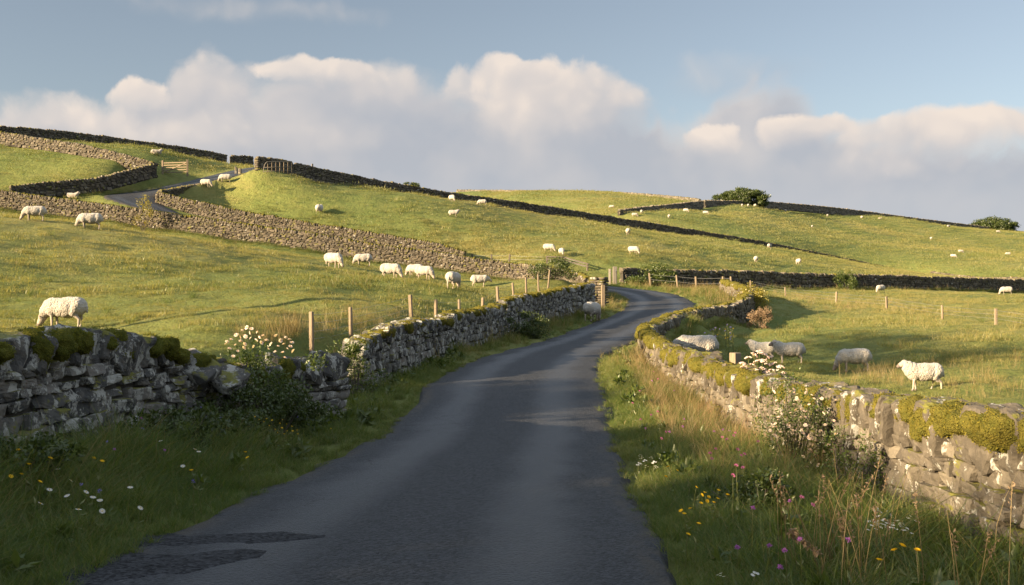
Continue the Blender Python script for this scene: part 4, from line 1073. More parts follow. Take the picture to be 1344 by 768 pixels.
def bush(label, x, y, z, rad, nleaf, lsize, cat='bush', name='bush', mat='leaf', group=None, seed=1, blossoms=None, bmat='white', bsize=.03, clumps=22, nstem=14, flat=.75, fill=.3, spread=.33, lift=0.0, loose=0):
    r = np.random.default_rng(seed); o = thing(name, label, cat, (x, y, z), 0, group)
    cz = rad[2]*flat+lift
    C = lumpy_points(nleaf, rad, r, fill, clumps, spread, flat)+np.array([0, 0, cz])
    C[:, 2] = np.maximum(C[:, 2], .02)
    parts = [leaf_cloud(C, lsize, r)]
    link('foliage', build_mesh('foliage', parts, [M[mat]]), o)
    tips = C[r.integers(0, len(C), nstem)]
    link('stems', build_mesh('stems', branch_parts(np.array([0, 0, -.05]), tips, .012 if rad[2] < 1.2 else .03, r, 5, .15), [M['bark']]), o)
    if blossoms is not None:
        me = build_mesh('blossom', blossom_parts(r, bsize), [M[bmat], M['yellow']])
        me2 = build_mesh('blossom', blossom_parts(r, bsize*.75), [M[bmat], M['yellow']])
        for k, b in enumerate(blossoms):
            q = link('blossom', me if k % 3 else me2, o, b, (r.normal(.5, .4), r.normal(0, .5), r.uniform(0, 6)))
    return o
def blossom_parts(r, s, rows=2, n=7):
    out = []
    for q in range(rows):
        a = np.arange(n)*6.283/n+q*.4+r.normal(0, .1, n); tilt = .25+.55*q; L = s*(1-.25*q)
        d = np.stack([np.cos(a)*math.cos(tilt), np.sin(a)*math.cos(tilt), np.full(n, math.sin(tilt))], 1); sd = np.stack([-np.sin(a), np.cos(a), 0*a], 1)
        V = np.stack([d*L*.12, d*L*.6+sd*L*.36, d*L, d*L*.6-sd*L*.36], 1).reshape(-1, 3)
        out.append((V, np.arange(n*4).reshape(-1, 4), 0, True))
    V, Q = stones(np.array([[0, 0, s*.12]]), np.array([[s*.2, s*.2, s*.14]]), np.eye(3)[None], 2, 2.2, 0, 0, 1)
    out.append((V, Q, 1, True))
    return out

def build_trees():
    far = 'round topped trees on the skyline'
    x, y, z = at(974, 267, 252); tree('large broad round topped tree on the far hill crest between two walls', x, y, gz(x, y), 7, (7.3, 6.5, 3.1), 1.1, 32000, .34, far, .4, .3, 150, 3, spread=.19)
    x, y, z = at(1305, 302, 350); tree('rounded tree behind the far right end of the crest wall', x, y, gz(x, y), 8, (8.3, 7, 4.0), z-gz(x, y)+.2, 26000, .42, far, .4, .4, 150, 4, spread=.19)
    x, y, z = at(541, 240, 150); tree('small tree top just showing over the middle of the long dark skyline wall', x, y, gz(x, y), 6, (1.7, 1.7, .9), z-gz(x, y)-.75, 2200, .17, far, .2, .5, 30, 5, spread=.25)
    # unseen thorns and ash trees added, crowns shaped to shade lane and right field
    for k, (x, y, rx, ry, zt) in enumerate([(-20.5, -11, 1.6, 3.0, 7.1), (-20, -6.8, 1.6, 3.0, 7.1), (-20.4, -2.6, 1.6, 3.0, 6.9), (-20, 1.5, 1.6, 2.3, 6.2), (-20.3, 7.4, 1.5, 2.6, 6.0)]):
        g = gz(x, y); tree('unseen hawthorn added left of the lane, its crown flattened to shade the road', x, y, g, 4, (rx, ry, .78+.4*max(0, zt-6.2)), zt-.78-.4*max(0, zt-6.2)-g, 5200, .16, 'unseen hawthorns added for shade', .1, .9, 40, 30+k, 'added_shade_hawthorn', fill=.1, spread=.36)
    for k, (x, y, zc) in enumerate([(-20.5, 14.5, 9.0), (-20.5, 19.8, 9.3)]):  # added out of view, crowns set high to shade the right hand field
        g = gz(x, y); tree('unseen tall ash tree added left of the lane, its high crown shading the right field', x, y, g, 9, (2.6, 3.0, 1.5), zc-g, 2900, .22, 'unseen ash trees added for shade', .16, .8, 44, 40+k, 'added_shade_ash', fill=.1, spread=.34)
build_trees()
# ------------------------------------------------------------------ sheep
def ell(c, r, k=6, rot=None):
    T, Q = BT[k]; P = T/np.linalg.norm(T, axis=1)[:, None]*np.array(r)
    if rot is not None: P = P@np.array(Euler(rot).to_matrix()).T
    return (P+np.array(c), Q, 0, True)
def limb(P, rad):
    """closed tapering limb for the remesher: rings plus round ends"""
    out = tube_parts(np.array(P, float), np.array(rad, float), 10)
    for p, r in zip(P, rad): out.append(ell(p, (r, r, r), 3))
    return out
def remeshed(parts, voxel, smooth=4, target=None):
    me = build_mesh('tmp', parts); o = bpy.data.objects.new('tmp', me); COL.objects.link(o)
    m = o.modifiers.new('r', 'REMESH'); m.mode = 'VOXEL'; m.voxel_size = voxel
    if smooth: s = o.modifiers.new('s', 'SMOOTH'); s.iterations = smooth; s.factor = .5
    bpy.context.view_layer.update()
    ev = o.evaluated_get(bpy.context.evaluated_depsgraph_get())
    out = bpy.data.meshes.new_from_object(ev)
    bpy.data.objects.remove(o); bpy.data.meshes.remove(me)
    n = len(out.vertices); V = np.empty(n*3, np.float32); out.vertices.foreach_get('co', V); V = V.reshape(-1, 3).astype(float)
    N = np.empty(n*3, np.float32); out.vertices.foreach_get('normal', N); N = N.reshape(-1, 3).astype(float)
    F4 = [tuple(p.vertices) for p in out.polygons]
    Q = np.array([f for f in F4 if len(f) == 4])
    bpy.data.meshes.remove(out)
    return V, N, Q
def make_sheep(pose, lod, dark_legs=False, seed=1, fat=1.0, yaw=0.0):
    r = np.random.default_rng(seed); vox = {2: .014, 1: .024, 0: .045}[lod]
    J = lambda *a: np.array(a, float)
    lie = pose == 'lie'; dz = -.27 if lie else 0.0
    step = .07 if pose == 'walk' else .02
    B = [ell((0, 0, .52+dz), (.43, .18, .19)), ell((.27, 0, .52+dz), (.19, .16, .2)), ell((-.3, 0, .55+dz), (.19, .17, .19))]
    LEG = []
    for sg in (-1, 1):
        s = step*sg
        if lie:
            LEG += limb([(.28, sg*.12, .2), (.42, sg*.13, .07), (.28, sg*.13, .04)], (.055, .035, .028)); LEG += limb([(-.3, sg*.15, .22), (-.12, sg*.22, .1), (-.3, sg*.22, .05)], (.1, .05, .03))
        else:
            LEG += limb([(.27, sg*.10, .48), (.285+s*.6, sg*.10, .27), (.275+s*1.1, sg*.10, .06), (.285+s*1.2, sg*.10, .012)], (.075, .036, .024, .034))
            LEG += limb([(-.3, sg*.11, .52), (-.23-s*.4, sg*.12, .38), (-.37-s*.9, sg*.11, .235), (-.35-s*1.3, sg*.11, .06), (-.335-s*1.3, sg*.11, .012)], (.12, .08, .034, .025, .034))
    if pose == 'graze': nk = [(.36, 0, .54), (.5, 0, .40), (.58, 0, .28)]; nr = (.15, .11, .085); h0, h1 = J(.57, 0, .27), J(.68, 0, .075)
    elif lie: nk = [(.34, 0, .34), (.44, 0, .44), (.5, 0, .52)]; nr = (.14, .11, .085); h0, h1 = J(.5, 0, .53), J(.68, 0, .45)
    elif pose == 'low': nk = [(.36, 0, .58), (.52, 0, .54), (.62, 0, .5)]; nr = (.15, .11, .085); h0, h1 = J(.62, 0, .5), J(.77, 0, .36)
    else: nk = [(.36, 0, .58), (.46, 0, .66), (.53, 0, .73)]; nr = (.17, .14, .105); h0, h1 = J(.55, 0, .765), J(.74, 0, .67)
    if yaw:
        pv = np.array(nk[1]); c, s = math.cos(yaw), math.sin(yaw)
        rt = lambda p: np.array([pv[0]+(p[0]-pv[0])*c-(p[1]-pv[1])*s, pv[1]+(p[0]-pv[0])*s+(p[1]-pv[1])*c, p[2]])
        nk = [nk[0], nk[1], tuple(rt(np.array(nk[2])))]; h0, h1 = rt(h0), rt(h1)
    hd = h1-h0; hl = np.linalg.norm(hd); hd /= hl; side = np.cross([0, 0, 1.0], hd); side /= np.linalg.norm(side); up = np.cross(hd, side)
    HEAD = limb([h0, h0+hd*hl*.5, h0+hd*hl*.9], (.095, .08, .058))+[ell(h0+up*.022, (.085, .08, .08)), ell(h1-hd*.01, (.052, .047, .048))]
    EAR = []
    for sg in (-1, 1):
        c = h0+side*sg*.105+up*.03-hd*.01; a = math.atan2(side[1]*sg, side[0]*sg)
        EAR.append(ell(c, (.062, .028, .014), 3, (0.3, .22, a)))
    NECK = limb(nk, nr)
    V, N, Q = remeshed(B+LEG+HEAD+EAR+NECK, vox*.8, 3)
    fc = V[Q].mean(1); mi = np.zeros(len(Q), int)
    along = ((fc-h0)@hd)/hl; nearh = np.linalg.norm(np.cross(fc-h0, hd), axis=1) < .14
    mi[(along > .82) & nearh] = 1
    leg = (fc[:, 2] < .34) & (np.abs(fc[:, 0]) > 0) & (~(nearh & (along > -.2))) & (~lie)
    if dark_legs: mi[leg] = 2; mi[(along > .35) & nearh] = 1
    mi[(fc[:, 2] < .035)] = 1
    if lod == 0 and False: pass
    body = build_mesh('sheep', [(V, Q, mi, True)], [M['face'], M['muzzle'], M['darkleg']])
    # fleece
    W = [ell((0, 0, .52+dz), (.46, .25*fat, .245)), ell((.29, 0, .52+dz), (.22, .225*fat, .245)), ell((-.31, 0, .54+dz), (.22, .235*fat, .24)), ell((-.02, 0, .43+dz), (.36, .22*fat, .17)), ell((-.1, 0, .62+dz), (.36, .2*fat, .155)), ell((.2, 0, .61+dz), (.26, .19*fat, .15))]
    W += limb(nk, (nr[0]+.055, nr[1]+.04, nr[2]+.015))
    W += limb([(-.47, 0, .62+dz), (-.53, 0, .52+dz), (-.54, 0, .4+dz)], (.05, .04, .03))
    if not lie:
        for sg in (-1, 1):
            W += limb([(-.3, sg*.12, .52), (-.25, sg*.13, .38), (-.34, sg*.11, .28)], (.13, .09, .042)); W += limb([(.27, sg*.1, .48), (.28, sg*.1, .33)], (.1, .05))
    W.append(ell(h0-hd*.03+up*.045, (.06, .065, .05)))
    V, N, Q = remeshed(W, vox*1.15, 2)
    amp = 1.0 if lod else .7
    dn = .009*fbm(V*8+seed*7, 2, seed)+.009*np.abs(fbm(V*np.array([34, 34, 26]), 2, seed+3))
    V = V+N*(dn*amp)[:, None]
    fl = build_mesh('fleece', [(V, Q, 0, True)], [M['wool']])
    eyes = None
    if lod == 2:
        eyes = [(h0+hd*hl*.34+side*sg*.058+up*.03, build_mesh('eye', [ell((0, 0, 0), (.013, .013, .013), 3)], [M['eye']])) for sg in (-1, 1)]
    return body, fl, eyes
_cache = {}
def sheep(px, py, pose, head, label, group, hpx=None, lod=None, dark=False, yaw=0.0, d=None, var=0, dy=0.0):
    """px, py: where the feet stand; head: heading in degrees seen from above, 0 = towards the right of the picture, 90 = away"""
    if d is None: x, y, z = ray_ground(px, py)
    else: x, y, _ = at(px, py, d); z = gz(x, y)
    if lod is None: lod = 2 if y < 34 else 1 if y < 70 else 0
    key = (pose, lod, dark, yaw, var)
    if key not in _cache: _cache[key] = make_sheep(pose, lod, dark, 3+var*5+len(pose), 1.0+.06*var, yaw)
    body, fl, eyes = _cache[key]
    o = thing('sheep', label, 'sheep', (x, y, z-.012+dy), R(head), group, body)
    s = 1.0
    if hpx:
        hh = {'graze': .755, 'stand': .88, 'walk': .88, 'low': .77, 'lie': .5}[pose]
        s = min(1.35, max(.85, hpx*y/F/hh))
    o.scale = (s, s, s)
    link('fleece', fl, o)
    if eyes:
        for p, me in eyes: link('eye', me, o, p)
    return o
LF, MF, RF, FF, UF = 'sheep grazing the left field', 'sheep on the middle hillside', 'sheep in the right hand field', 'tiny sheep on the far hill', 'sheep by the upper lane'
SHEEP = [
 (86, 431, 'graze', 178, 'large white sheep grazing alone just above the near left wall', LF, 40, dict(dark=False)),
 (46, 290, 'graze', 200, 'white sheep grazing at the far left edge below the long wall', LF, 18, {}),
 (119, 301, 'graze', 200, 'white sheep facing left below the long wall, second from the left edge', LF, 21, dict(var=1)),
 (437, 352, 'graze', -35, 'white sheep grazing at the left end of the row under the long wall', LF, 20, {}),
 (477, 349, 'graze', 190, 'white sheep in the row under the long wall, facing left towards the end sheep', LF, 15, dict(var=1)),
 (512, 366, 'graze', -20, 'white sheep in the row under the long wall, grazing with head down to the right', LF, 20, {}),
 (545, 363, 'graze', 160, 'left sheep of the overlapping pair in the row under the long wall', LF, 16, {}),
 (556, 367, 'graze', -25, 'right sheep of the overlapping pair in the row, head down to the right', LF, 18, dict(var=1)),
 (595, 379, 'graze', 70, 'sheep seen from behind next to a fence post, second from the right of the row', LF, 19, {}),
 (629, 377, 'low', 10, 'sheep at the right end of the row, above the shaded wall and fence posts', LF, 16, {}),
 (205, 204, 'lie', 20, 'small sheep lying in the field above the wooden field gate', UF, None, {}),
 (192, 237, 'graze', -60, 'sheep standing by the dark wall at the side of the upper lane', UF, 10, {}),
 (270, 247, 'graze', -12, 'sheep half hidden behind the short wall beside the upper lane', UF, None, {}),
 (296, 243, 'graze', 190, 'sheep on the grass beside the upper lane, right of the half hidden one', UF, 11, {}),
 (95, 262, 'lie', 0, 'white sheep back just showing above the long wall on the left', UF, None, {}),
 (399, 235, 'graze', 80, 'sheep close under the skyline wall beside the metal railing gate', MF, 9, {}),
 (444, 241, 'lie', 185, 'sheep lying under the skyline wall, second to the right of the railing gate', MF, None, {}),
 (474, 243, 'graze', 60, 'sheep under the skyline wall, third to the right of the railing gate', MF, 7, {}),
 (419, 283, 'stand', 85, 'sheep standing seen from behind above the upper sunlit wall, with a long shadow', MF, 15, {}),
 (595, 285, 'walk', 5, 'sheep walking to the right high on the middle hillside', MF, 9, {}),
 (593, 265, 'graze', -60, 'sheep near the skyline wall above the one walking right', MF, 9, {}),
 (633, 270, 'graze', 185, 'sheep near the skyline wall, just right of the one above the walking sheep', MF, 7, {}),
 (720, 332, 'graze', -25, 'left of two sheep close together above the wooden rails', MF, 11, {}),
 (737, 336, 'graze', -80, 'right of two sheep close together above the wooden rails', MF, 10, {}),
 (824, 309, 'graze', 90, 'sheep alone on the hillside above the lane bend, upper of two in line', MF, 9, {}),
 (831, 335, 'graze', -40, 'sheep alone on the hillside above the lane bend, lower of two in line', MF, 11, {}),
 (992, 346, 'graze', 80, 'sheep just above the left part of the shaded far wall of the right field', MF, 9, {}),
 (1010, 327, 'graze', 60, 'small sheep just below the dark skyline wall near its right part', MF, 7, {}),
 (1048, 348, 'graze', 95, 'sheep on the hillside above the dark shrub at the far field wall', MF, 8, {}),
 (777, 416, 'graze', 60, 'sheep on the lane verge with its rump to the camera beside the stone pillar', 'sheep on the lane verge', 25, dict(lod=1, d=40.5)),
 (916, 480, 'low', 172, 'white sheep with a collar close behind the curve of the mossy right wall', RF, None, dict(d=27, dy=.12)),
 (1002, 473, 'stand', 150, 'white sheep with raised head partly behind the pale flower heads on the wall', RF, 26, dict(dark=False, var=1)),
 (1037, 477, 'stand', 178, 'white sheep with dark legs standing with its head up, right of the flower heads', RF, 32, dict(dark=True)),
 (1122, 488, 'graze', 176, 'white sheep with dark legs grazing in the middle of the right field', RF, 30, dict(dark=True)),
 (1213, 512, 'walk', 180, 'large cream sheep walking left in the sunlight above the right wall', RF, 41, {}),
 (1156, 385, 'graze', 215, 'sheep in the shade of the far field wall, right of the dark shrub', RF, 10, {}),
 (1321, 388, 'graze', 180, 'sheep in the shade of the far field wall at the right edge', RF, 8, {}),
 (803, 274, 'graze', 180, 'tiny sheep left of the dark wall that climbs to the round tree', FF, None, {}),
 (842, 281, 'graze', 90, 'tiny sheep in the angle between the climbing wall and the skyline wall', FF, None, {}),
 (833, 285, 'graze', 0, 'tiny sheep just above the skyline wall where the climbing wall meets it', FF, None, {}),
 (897, 275, 'graze', 60, 'upper of two tiny touching sheep below the climbing wall', FF, None, {}),
 (900, 279, 'graze', -30, 'lower of two tiny touching sheep below the climbing wall', FF, None, {}),
 (878, 287, 'graze', 90, 'tiny sheep below and left of the touching pair, with a shadow to its right', FF, None, {}),
 (926, 282, 'graze', -20, 'tiny sheep right of the touching pair on the far hill', FF, None, {}),
 (974, 272, 'graze', 80, 'left one of three tiny sheep in a row under the round tree', FF, None, {}),
 (982, 272, 'graze', 80, 'middle one of three tiny sheep in a row under the round tree', FF, None, {}),
 (991, 272, 'graze', 100, 'right one of three tiny sheep in a row under the round tree', FF, None, {}),
 (1027, 274, 'graze', -20, 'upper of two tiny sheep under the crest wall right of the round tree', FF, None, {}),
 (1031, 279, 'graze', 90, 'lower of two tiny sheep under the crest wall right of the round tree', FF, None, {}),
 (1086, 285, 'graze', 80, 'tiny sheep on the upper far hill left of the sheep touching the crest wall', FF, None, {}),
 (1066, 300, 'graze', 70, 'tiny sheep alone in the open middle of the far hill, farthest left below the crest', FF, None, {}),
 (1107, 281, 'stand', 180, 'tiny sheep standing right against the crest wall of the far hill', FF, None, {}),
 (1131, 287, 'graze', 90, 'tiny sheep under the crest wall, first to the right of the one standing against it', FF, None, {}),
 (1155, 288, 'lie', 0, 'tiny sheep lying under the crest wall, right of the first grazing one', FF, None, {}),
 (1222, 315, 'graze', 80, 'tiny sheep alone in the middle of the far hill on the right', FF, None, {}),
 (1245, 299, 'graze', 30, 'tiny sheep close under the crest wall left of the right hand tree', FF, None, {}),
 (1310, 306, 'graze', 0, 'tiny sheep under the crest wall below the right hand tree', FF, None, {}),
 (1251, 339, 'graze', -40, 'lower left of a pair of tiny sheep low on the far hill', FF, None, {}),
 (1261, 333, 'graze', 5, 'upper right of a pair of tiny sheep low on the far hill', FF, None, {}),
 (1323, 336, 'graze', 180, 'tiny sheep low on the far hill near the right edge', FF, None, {}),
]
for px, py, pose, hd, lab, grp, hpx, kw in SHEEP: sheep(px, py, pose, hd, lab, grp, hpx, **kw)
# ------------------------------------------------------------------ fences, gates, posts
def post_parts(h, w=.09, seed=1, rnd=False, top=.02):
    r = np.random.default_rng(seed)
    if rnd: return tube_parts(np.array([[0, 0, -.25], [.004, 0, h*.5], [0, 0, h-.015], [0, 0, h]]), np.array([w*.52, w*.5, w*.48, w*.4]), 9)
    return [box_part((0, 0, h/2-.12), (w/2, w/2*r.uniform(.7, 1), h/2+.12), Euler((0, 0, r.uniform(-.4, .4))), 0, 0, .012)]
def wires(tops, hs, levels, rad, mi=0, mesh=0, sag=.02):
    out = []
    for lv in levels:
        for a, b, ha, hb in zip(tops[:-1], tops[1:], hs[:-1], hs[1:]):
            t = np.linspace(0, 1, 7)[:, None]; A = a+np.array([0, 0, ha*lv]); B = b+np.array([0, 0, hb*lv]); P = A+(B-A)*t; P[:, 2] -= sag*4*(t*(1-t))[:, 0]
            out += tube_parts(P, rad, 4, mi)
    if mesh:
        for a, b, ha, hb in zip(tops[:-1], tops[1:], hs[:-1], hs[1:]):
            n = max(2, int(np.linalg.norm(b-a)/mesh))
            for i in range(1, n):
                t = i/n; p = a+(b-a)*t; h = ha+(hb-ha)*t
                out += tube_parts(np.array([p+[0, 0, .06], p+[0, 0, h*levels[0]]]), rad*.7, 3, mi)
    return out
def wire_fence(label, posts, levels=(.9, .7, .5, .3), rad=.004, w=.09, hr=(.7, 1.25), cat='wire fence', group=None, mesh=0, mat='wood', fixed=None, seed=1, name='wire_fence'):
    pts, hs = [], []
    for q in posts:
        p = at(*q[:3]); z = gz(p[0], p[1]); h = min(hr[1], max(hr[0], p[2]-z)); pts.append(np.array([p[0], p[1], z])); hs.append(h)
    o = thing(name, label, cat, pts[0], 0, group)
    for i, (p, h) in enumerate(zip(pts, hs)):
        ww = w*(posts[i][3] if len(posts[i]) > 3 else 1)
        q = link('post', build_mesh('post', post_parts(h, ww, seed+i, i % 3 == 1), [M[mat]]), o, p-pts[0], (rng.normal(0, .045), rng.normal(0, .045), rng.uniform(0, 6)))
    rel = [p-pts[0] for p in pts]
    link('wire', build_mesh('wire', wires(rel, hs, levels, rad, mesh=mesh), [M['wire']]), o)
    return o, pts, hs
def build_fences():
    wire_fence('post and wire fence with leaning wooden posts just behind the shaded left wall', [(409, 409, 20), (461, 403, 22.8), (540, 401, 27), (572, 393, 29.2), (603, 377, 31.5), (632, 375, 34.2), (654, 376, 37), (675, 371, 40), (691, 364, 43), (707, 360, 46.5), (719, 354, 50)], (.92, .72, .52, .34), .0025, .09, (.75, 1.1), mesh=0, seed=3)
    wire_fence('post and wire fence with short posts crossing the right hand field', [(985, 375, 78), (1031, 377, 72), (1097, 383, 62), (1164, 390, 56), (1237, 402, 48), (1307, 413, 42), (1400, 426, 36)], (.9, .65, .4), .004, .11, (.7, .95), mesh=0, seed=23)
    wire_fence('post and wire fence on the bank at the right of the lane bend', [(854, 358, 70), (890, 360, 68), (914, 362, 66.5), (949, 363, 64.5), (960, 363, 64)], (.9, .6), .005, .13, (.9, 1.15), seed=43)
    # rails beyond the wall
    o, pts, hs = wire_fence('weathered wooden rail fence on the hillside left of the lane bend', [(620, 327, 79.8), (645, 331, 79.3), (668, 333, 78.8), (718, 342, 77.5), (741, 349, 77), (771, 347, 76)], (.85, .5), .008, .13, (.6, .85), 'rail fence', mat='bark', seed=63, name='rail_fence')
    for a, b in ((3, 4), (4, 5)):
        for lv in (.92, .58):
            A = pts[a]-pts[0]+[0, 0, hs[a]*lv]; B = pts[b]-pts[0]+[0, 0, hs[b]*lv]
            d = B-A; L = np.linalg.norm(d); rot = Vector(d).to_track_quat('X', 'Z').to_euler()
            link('rail', build_mesh('rail', [box_part((L/2, 0, 0), (L/2+.1, .025, .045), None, 0, 0, .012)], [M['bark']]), o, A-np.array([0, .09, 0]), rot)
    # gate posts at the bend
    for k, (px, tp, d, w, lab) in enumerate([(800.5, 353, 71.5, .17, 'slim leaning wooden gate post, left one of two at the lane bend'), (807, 350, 72, .28, 'thick square wooden gate post, right one of two at the lane bend')]):
        p = at(px, tp, d); z = gz(p[0], p[1]); h = p[2]-z
        o = thing('gate_post', lab, 'gate post', (p[0], p[1], z), .3*k, 'gate posts at the lane bend')
        link('shaft', build_mesh('shaft', post_parts(h, w, 80+k), [M['wood_grey']]), o)
        link('hinge', build_mesh('hinge', [box_part((0, -w/2-.012, h*.75), (.05, .012, .02), None)], [M['metal']]), o)
    p = at(965, 463, 17.6); z = gz(p[0], p[1]); h = p[2]-z
    o = thing('wooden_post', 'square sawn wooden post standing behind the right wall beside the pale flower heads', 'post', (p[0], p[1], z), .55)
    link('shaft', build_mesh('shaft', [box_part((0, 0, h/2-.1), (.075, .075, h/2+.1), None, 0, 0, .01)], [M['wood']]), o)
    link('staple', build_mesh('staple', tube_parts(np.array([[-.02, -.075, h*.8], [-.02, -.09, h*.8], [.02, -.09, h*.8], [.02, -.075, h*.8]]), .003, 4), [M['wire']]), o)
    p = at(410, 215, 101.3); z = gz(p[0], p[1])
    o = thing('wooden_post', 'lone thin post sticking up above the skyline wall right of the railing gate', 'post', (p[0], p[1], z), .2, None, build_mesh('wooden_post', post_parts(p[2]-z, .16, 91), [M['wood_grey']]))
    for k, (px, lab) in enumerate(((310, 'short stone stub post, left one of two beside the top of the upper lane'), (315, 'short stone stub post, right one of two beside the top of the upper lane'))):
        p = at(px, 219+2*k, 99-k); z = gz(p[0], p[1]); hh = max(.6, p[2]-z)
        V, Q = stones(np.array([[0, 0, hh/2-.1]]), np.array([[.14, .12, hh/2+.1]]), np.eye(3)[None], 4, 7, .12, .08, 95+k)
        thing('stone_post', lab, 'stone post', (p[0], p[1], z), 0, 'stub posts by the upper lane', build_mesh('stone_post', [(V, Q, 0, True)], [M['stone_tan']]))
    # wooden five bar gate
    A, B = at(213.5, 229, 96.5), at(246, 228, 95.8)
    za, zb = A[2], B[2]; o = thing('field_gate', 'pale wooden five barred field gate beside the upper lane', 'gate', (A[0], A[1], za))
    b = np.array([B[0]-A[0], B[1]-A[1], zb-za]); L = np.linalg.norm(b[:2]); rz = math.atan2(b[1], b[0]); pit = math.atan2(b[2], L)
    for t in (0, 1): link('gate_post', build_mesh('gate_post', post_parts(1.35, .17, 97+t), [M['wood']]), o, b*t)
    for k in range(5): link('bar', build_mesh('bar', [box_part((L/2, 0, 0), (L/2-.1, .022, .05), None, 0, 0, .008)], [M['wood']]), o, (0, 0, .18+k*.23), (0, -pit, rz))
    link('brace', build_mesh('brace', [box_part((0, 0, 0), (math.hypot(L*.9, .8)/2, .02, .045), None, 0, 0, .008)], [M['wood']]), o, b*.5+np.array([.0, -.05, .62]), (0, -math.atan2(.85, L*.9)-pit, rz))
    # metal railing gate on the skyline
    A, B = at(346, 228.5, 93.5), at(383, 227.5, 95.3); za, zb = A[2], B[2]; b = np.array([B[0]-A[0], B[1]-A[1], zb-za]); L = np.linalg.norm(b[:2])
    o = thing('railing_gate', 'brownish railing gate with a rounded corner in front of the skyline wall', 'gate', (A[0], A[1], za))
    fr = []
    n = 24; pts = []
    for i in range(n+1):
        t = i/n; h = 1.15*min(1.0, .45+.55*min(1, t/.12)**.5); pts.append(b*t+np.array([0, 0, h]))
    fr += tube_parts(np.array([[0, 0, .1]]+pts+[b+np.array([0, 0, .1])]), .035, 6)
    for lv in (.25, .62): fr += tube_parts(np.array([[0, 0, lv*1.0], b+np.array([0, 0, lv*1.0])]), .028, 6)
    link('frame', build_mesh('frame', fr, [M['wood_grey']]), o)
    for k in range(1, 7): link('upright', build_mesh('upright', tube_parts(np.array([[0, 0, .08], [0, 0, 1.12 if k > 1 else 1.08]]), .04 if k in (4, 5) else .026, 6), [M['wood']]), o, b*k/7)
    # stone gate pillar with its posts
    x, y, _ = at(786, 385, 48); z = gz(x, y); o = thing('stone_pillar', 'square stone gate pillar of stacked flat stones at the end of the shaded left wall', 'stone pillar', (x, y, z), -.35)
    Cc, Hh, Fz = [], [], []; zz = -.1
    while zz < 1.28:
        t = rng.uniform(.05, .085)
        for sx in ((-.2, .2) if rng.uniform() < .5 else (0,)):
            Cc.append((sx+rng.normal(0, .02), rng.normal(0, .02), zz+t)); Hh.append((.2 if sx else .38, .36, t*.86)); Fz.append(np.array(Matrix.Rotation(rng.normal(0, .08), 3, 'Z')))
        zz += 2*t
    V, Q = stones(np.array(Cc), np.array(Hh), np.array(Fz), 4, 7, .12, .05, 66)
    link('masonry', build_mesh('masonry', [(V, Q, 0, True), box_part((0, 0, .55), (.3, .28, .68), None, 1)], [M['stone'], M['core']]), o)
    V, Q = stones(np.array([[0, 0, 1.34], [.22, .05, 1.3], [-.22, -.05, 1.31]]), np.array([[.26, .34, .1], [.2, .3, .09], [.2, .3, .1]]), np.tile(np.eye(3), (3, 1, 1)), 6, 3, .15, .1, 67)
    link('cap', build_mesh('cap', [(V, Q, 0, True)], [M['moss']]), o)
    for px, tp, d, w, lab in ((791.5, 374, 46.6, .17, 'orange brown wooden post leaning on the front of the stone pillar'), (777.5, 373, 46.8, .2, 'flat grey post at the left face of the stone pillar')):
        p = at(px, tp, d); zz = gz(p[0], p[1]); hh = p[2]-zz
        q = thing('wooden_post', lab, 'post', (p[0], p[1], zz), .2, None, build_mesh('wooden_post', [box_part((0, 0, hh/2-.1), (w/2, w*.36, hh/2+.1), None, 0, 0, .014)], [M['wood'] if px > 785 else M['wood_grey']]))
build_fences()
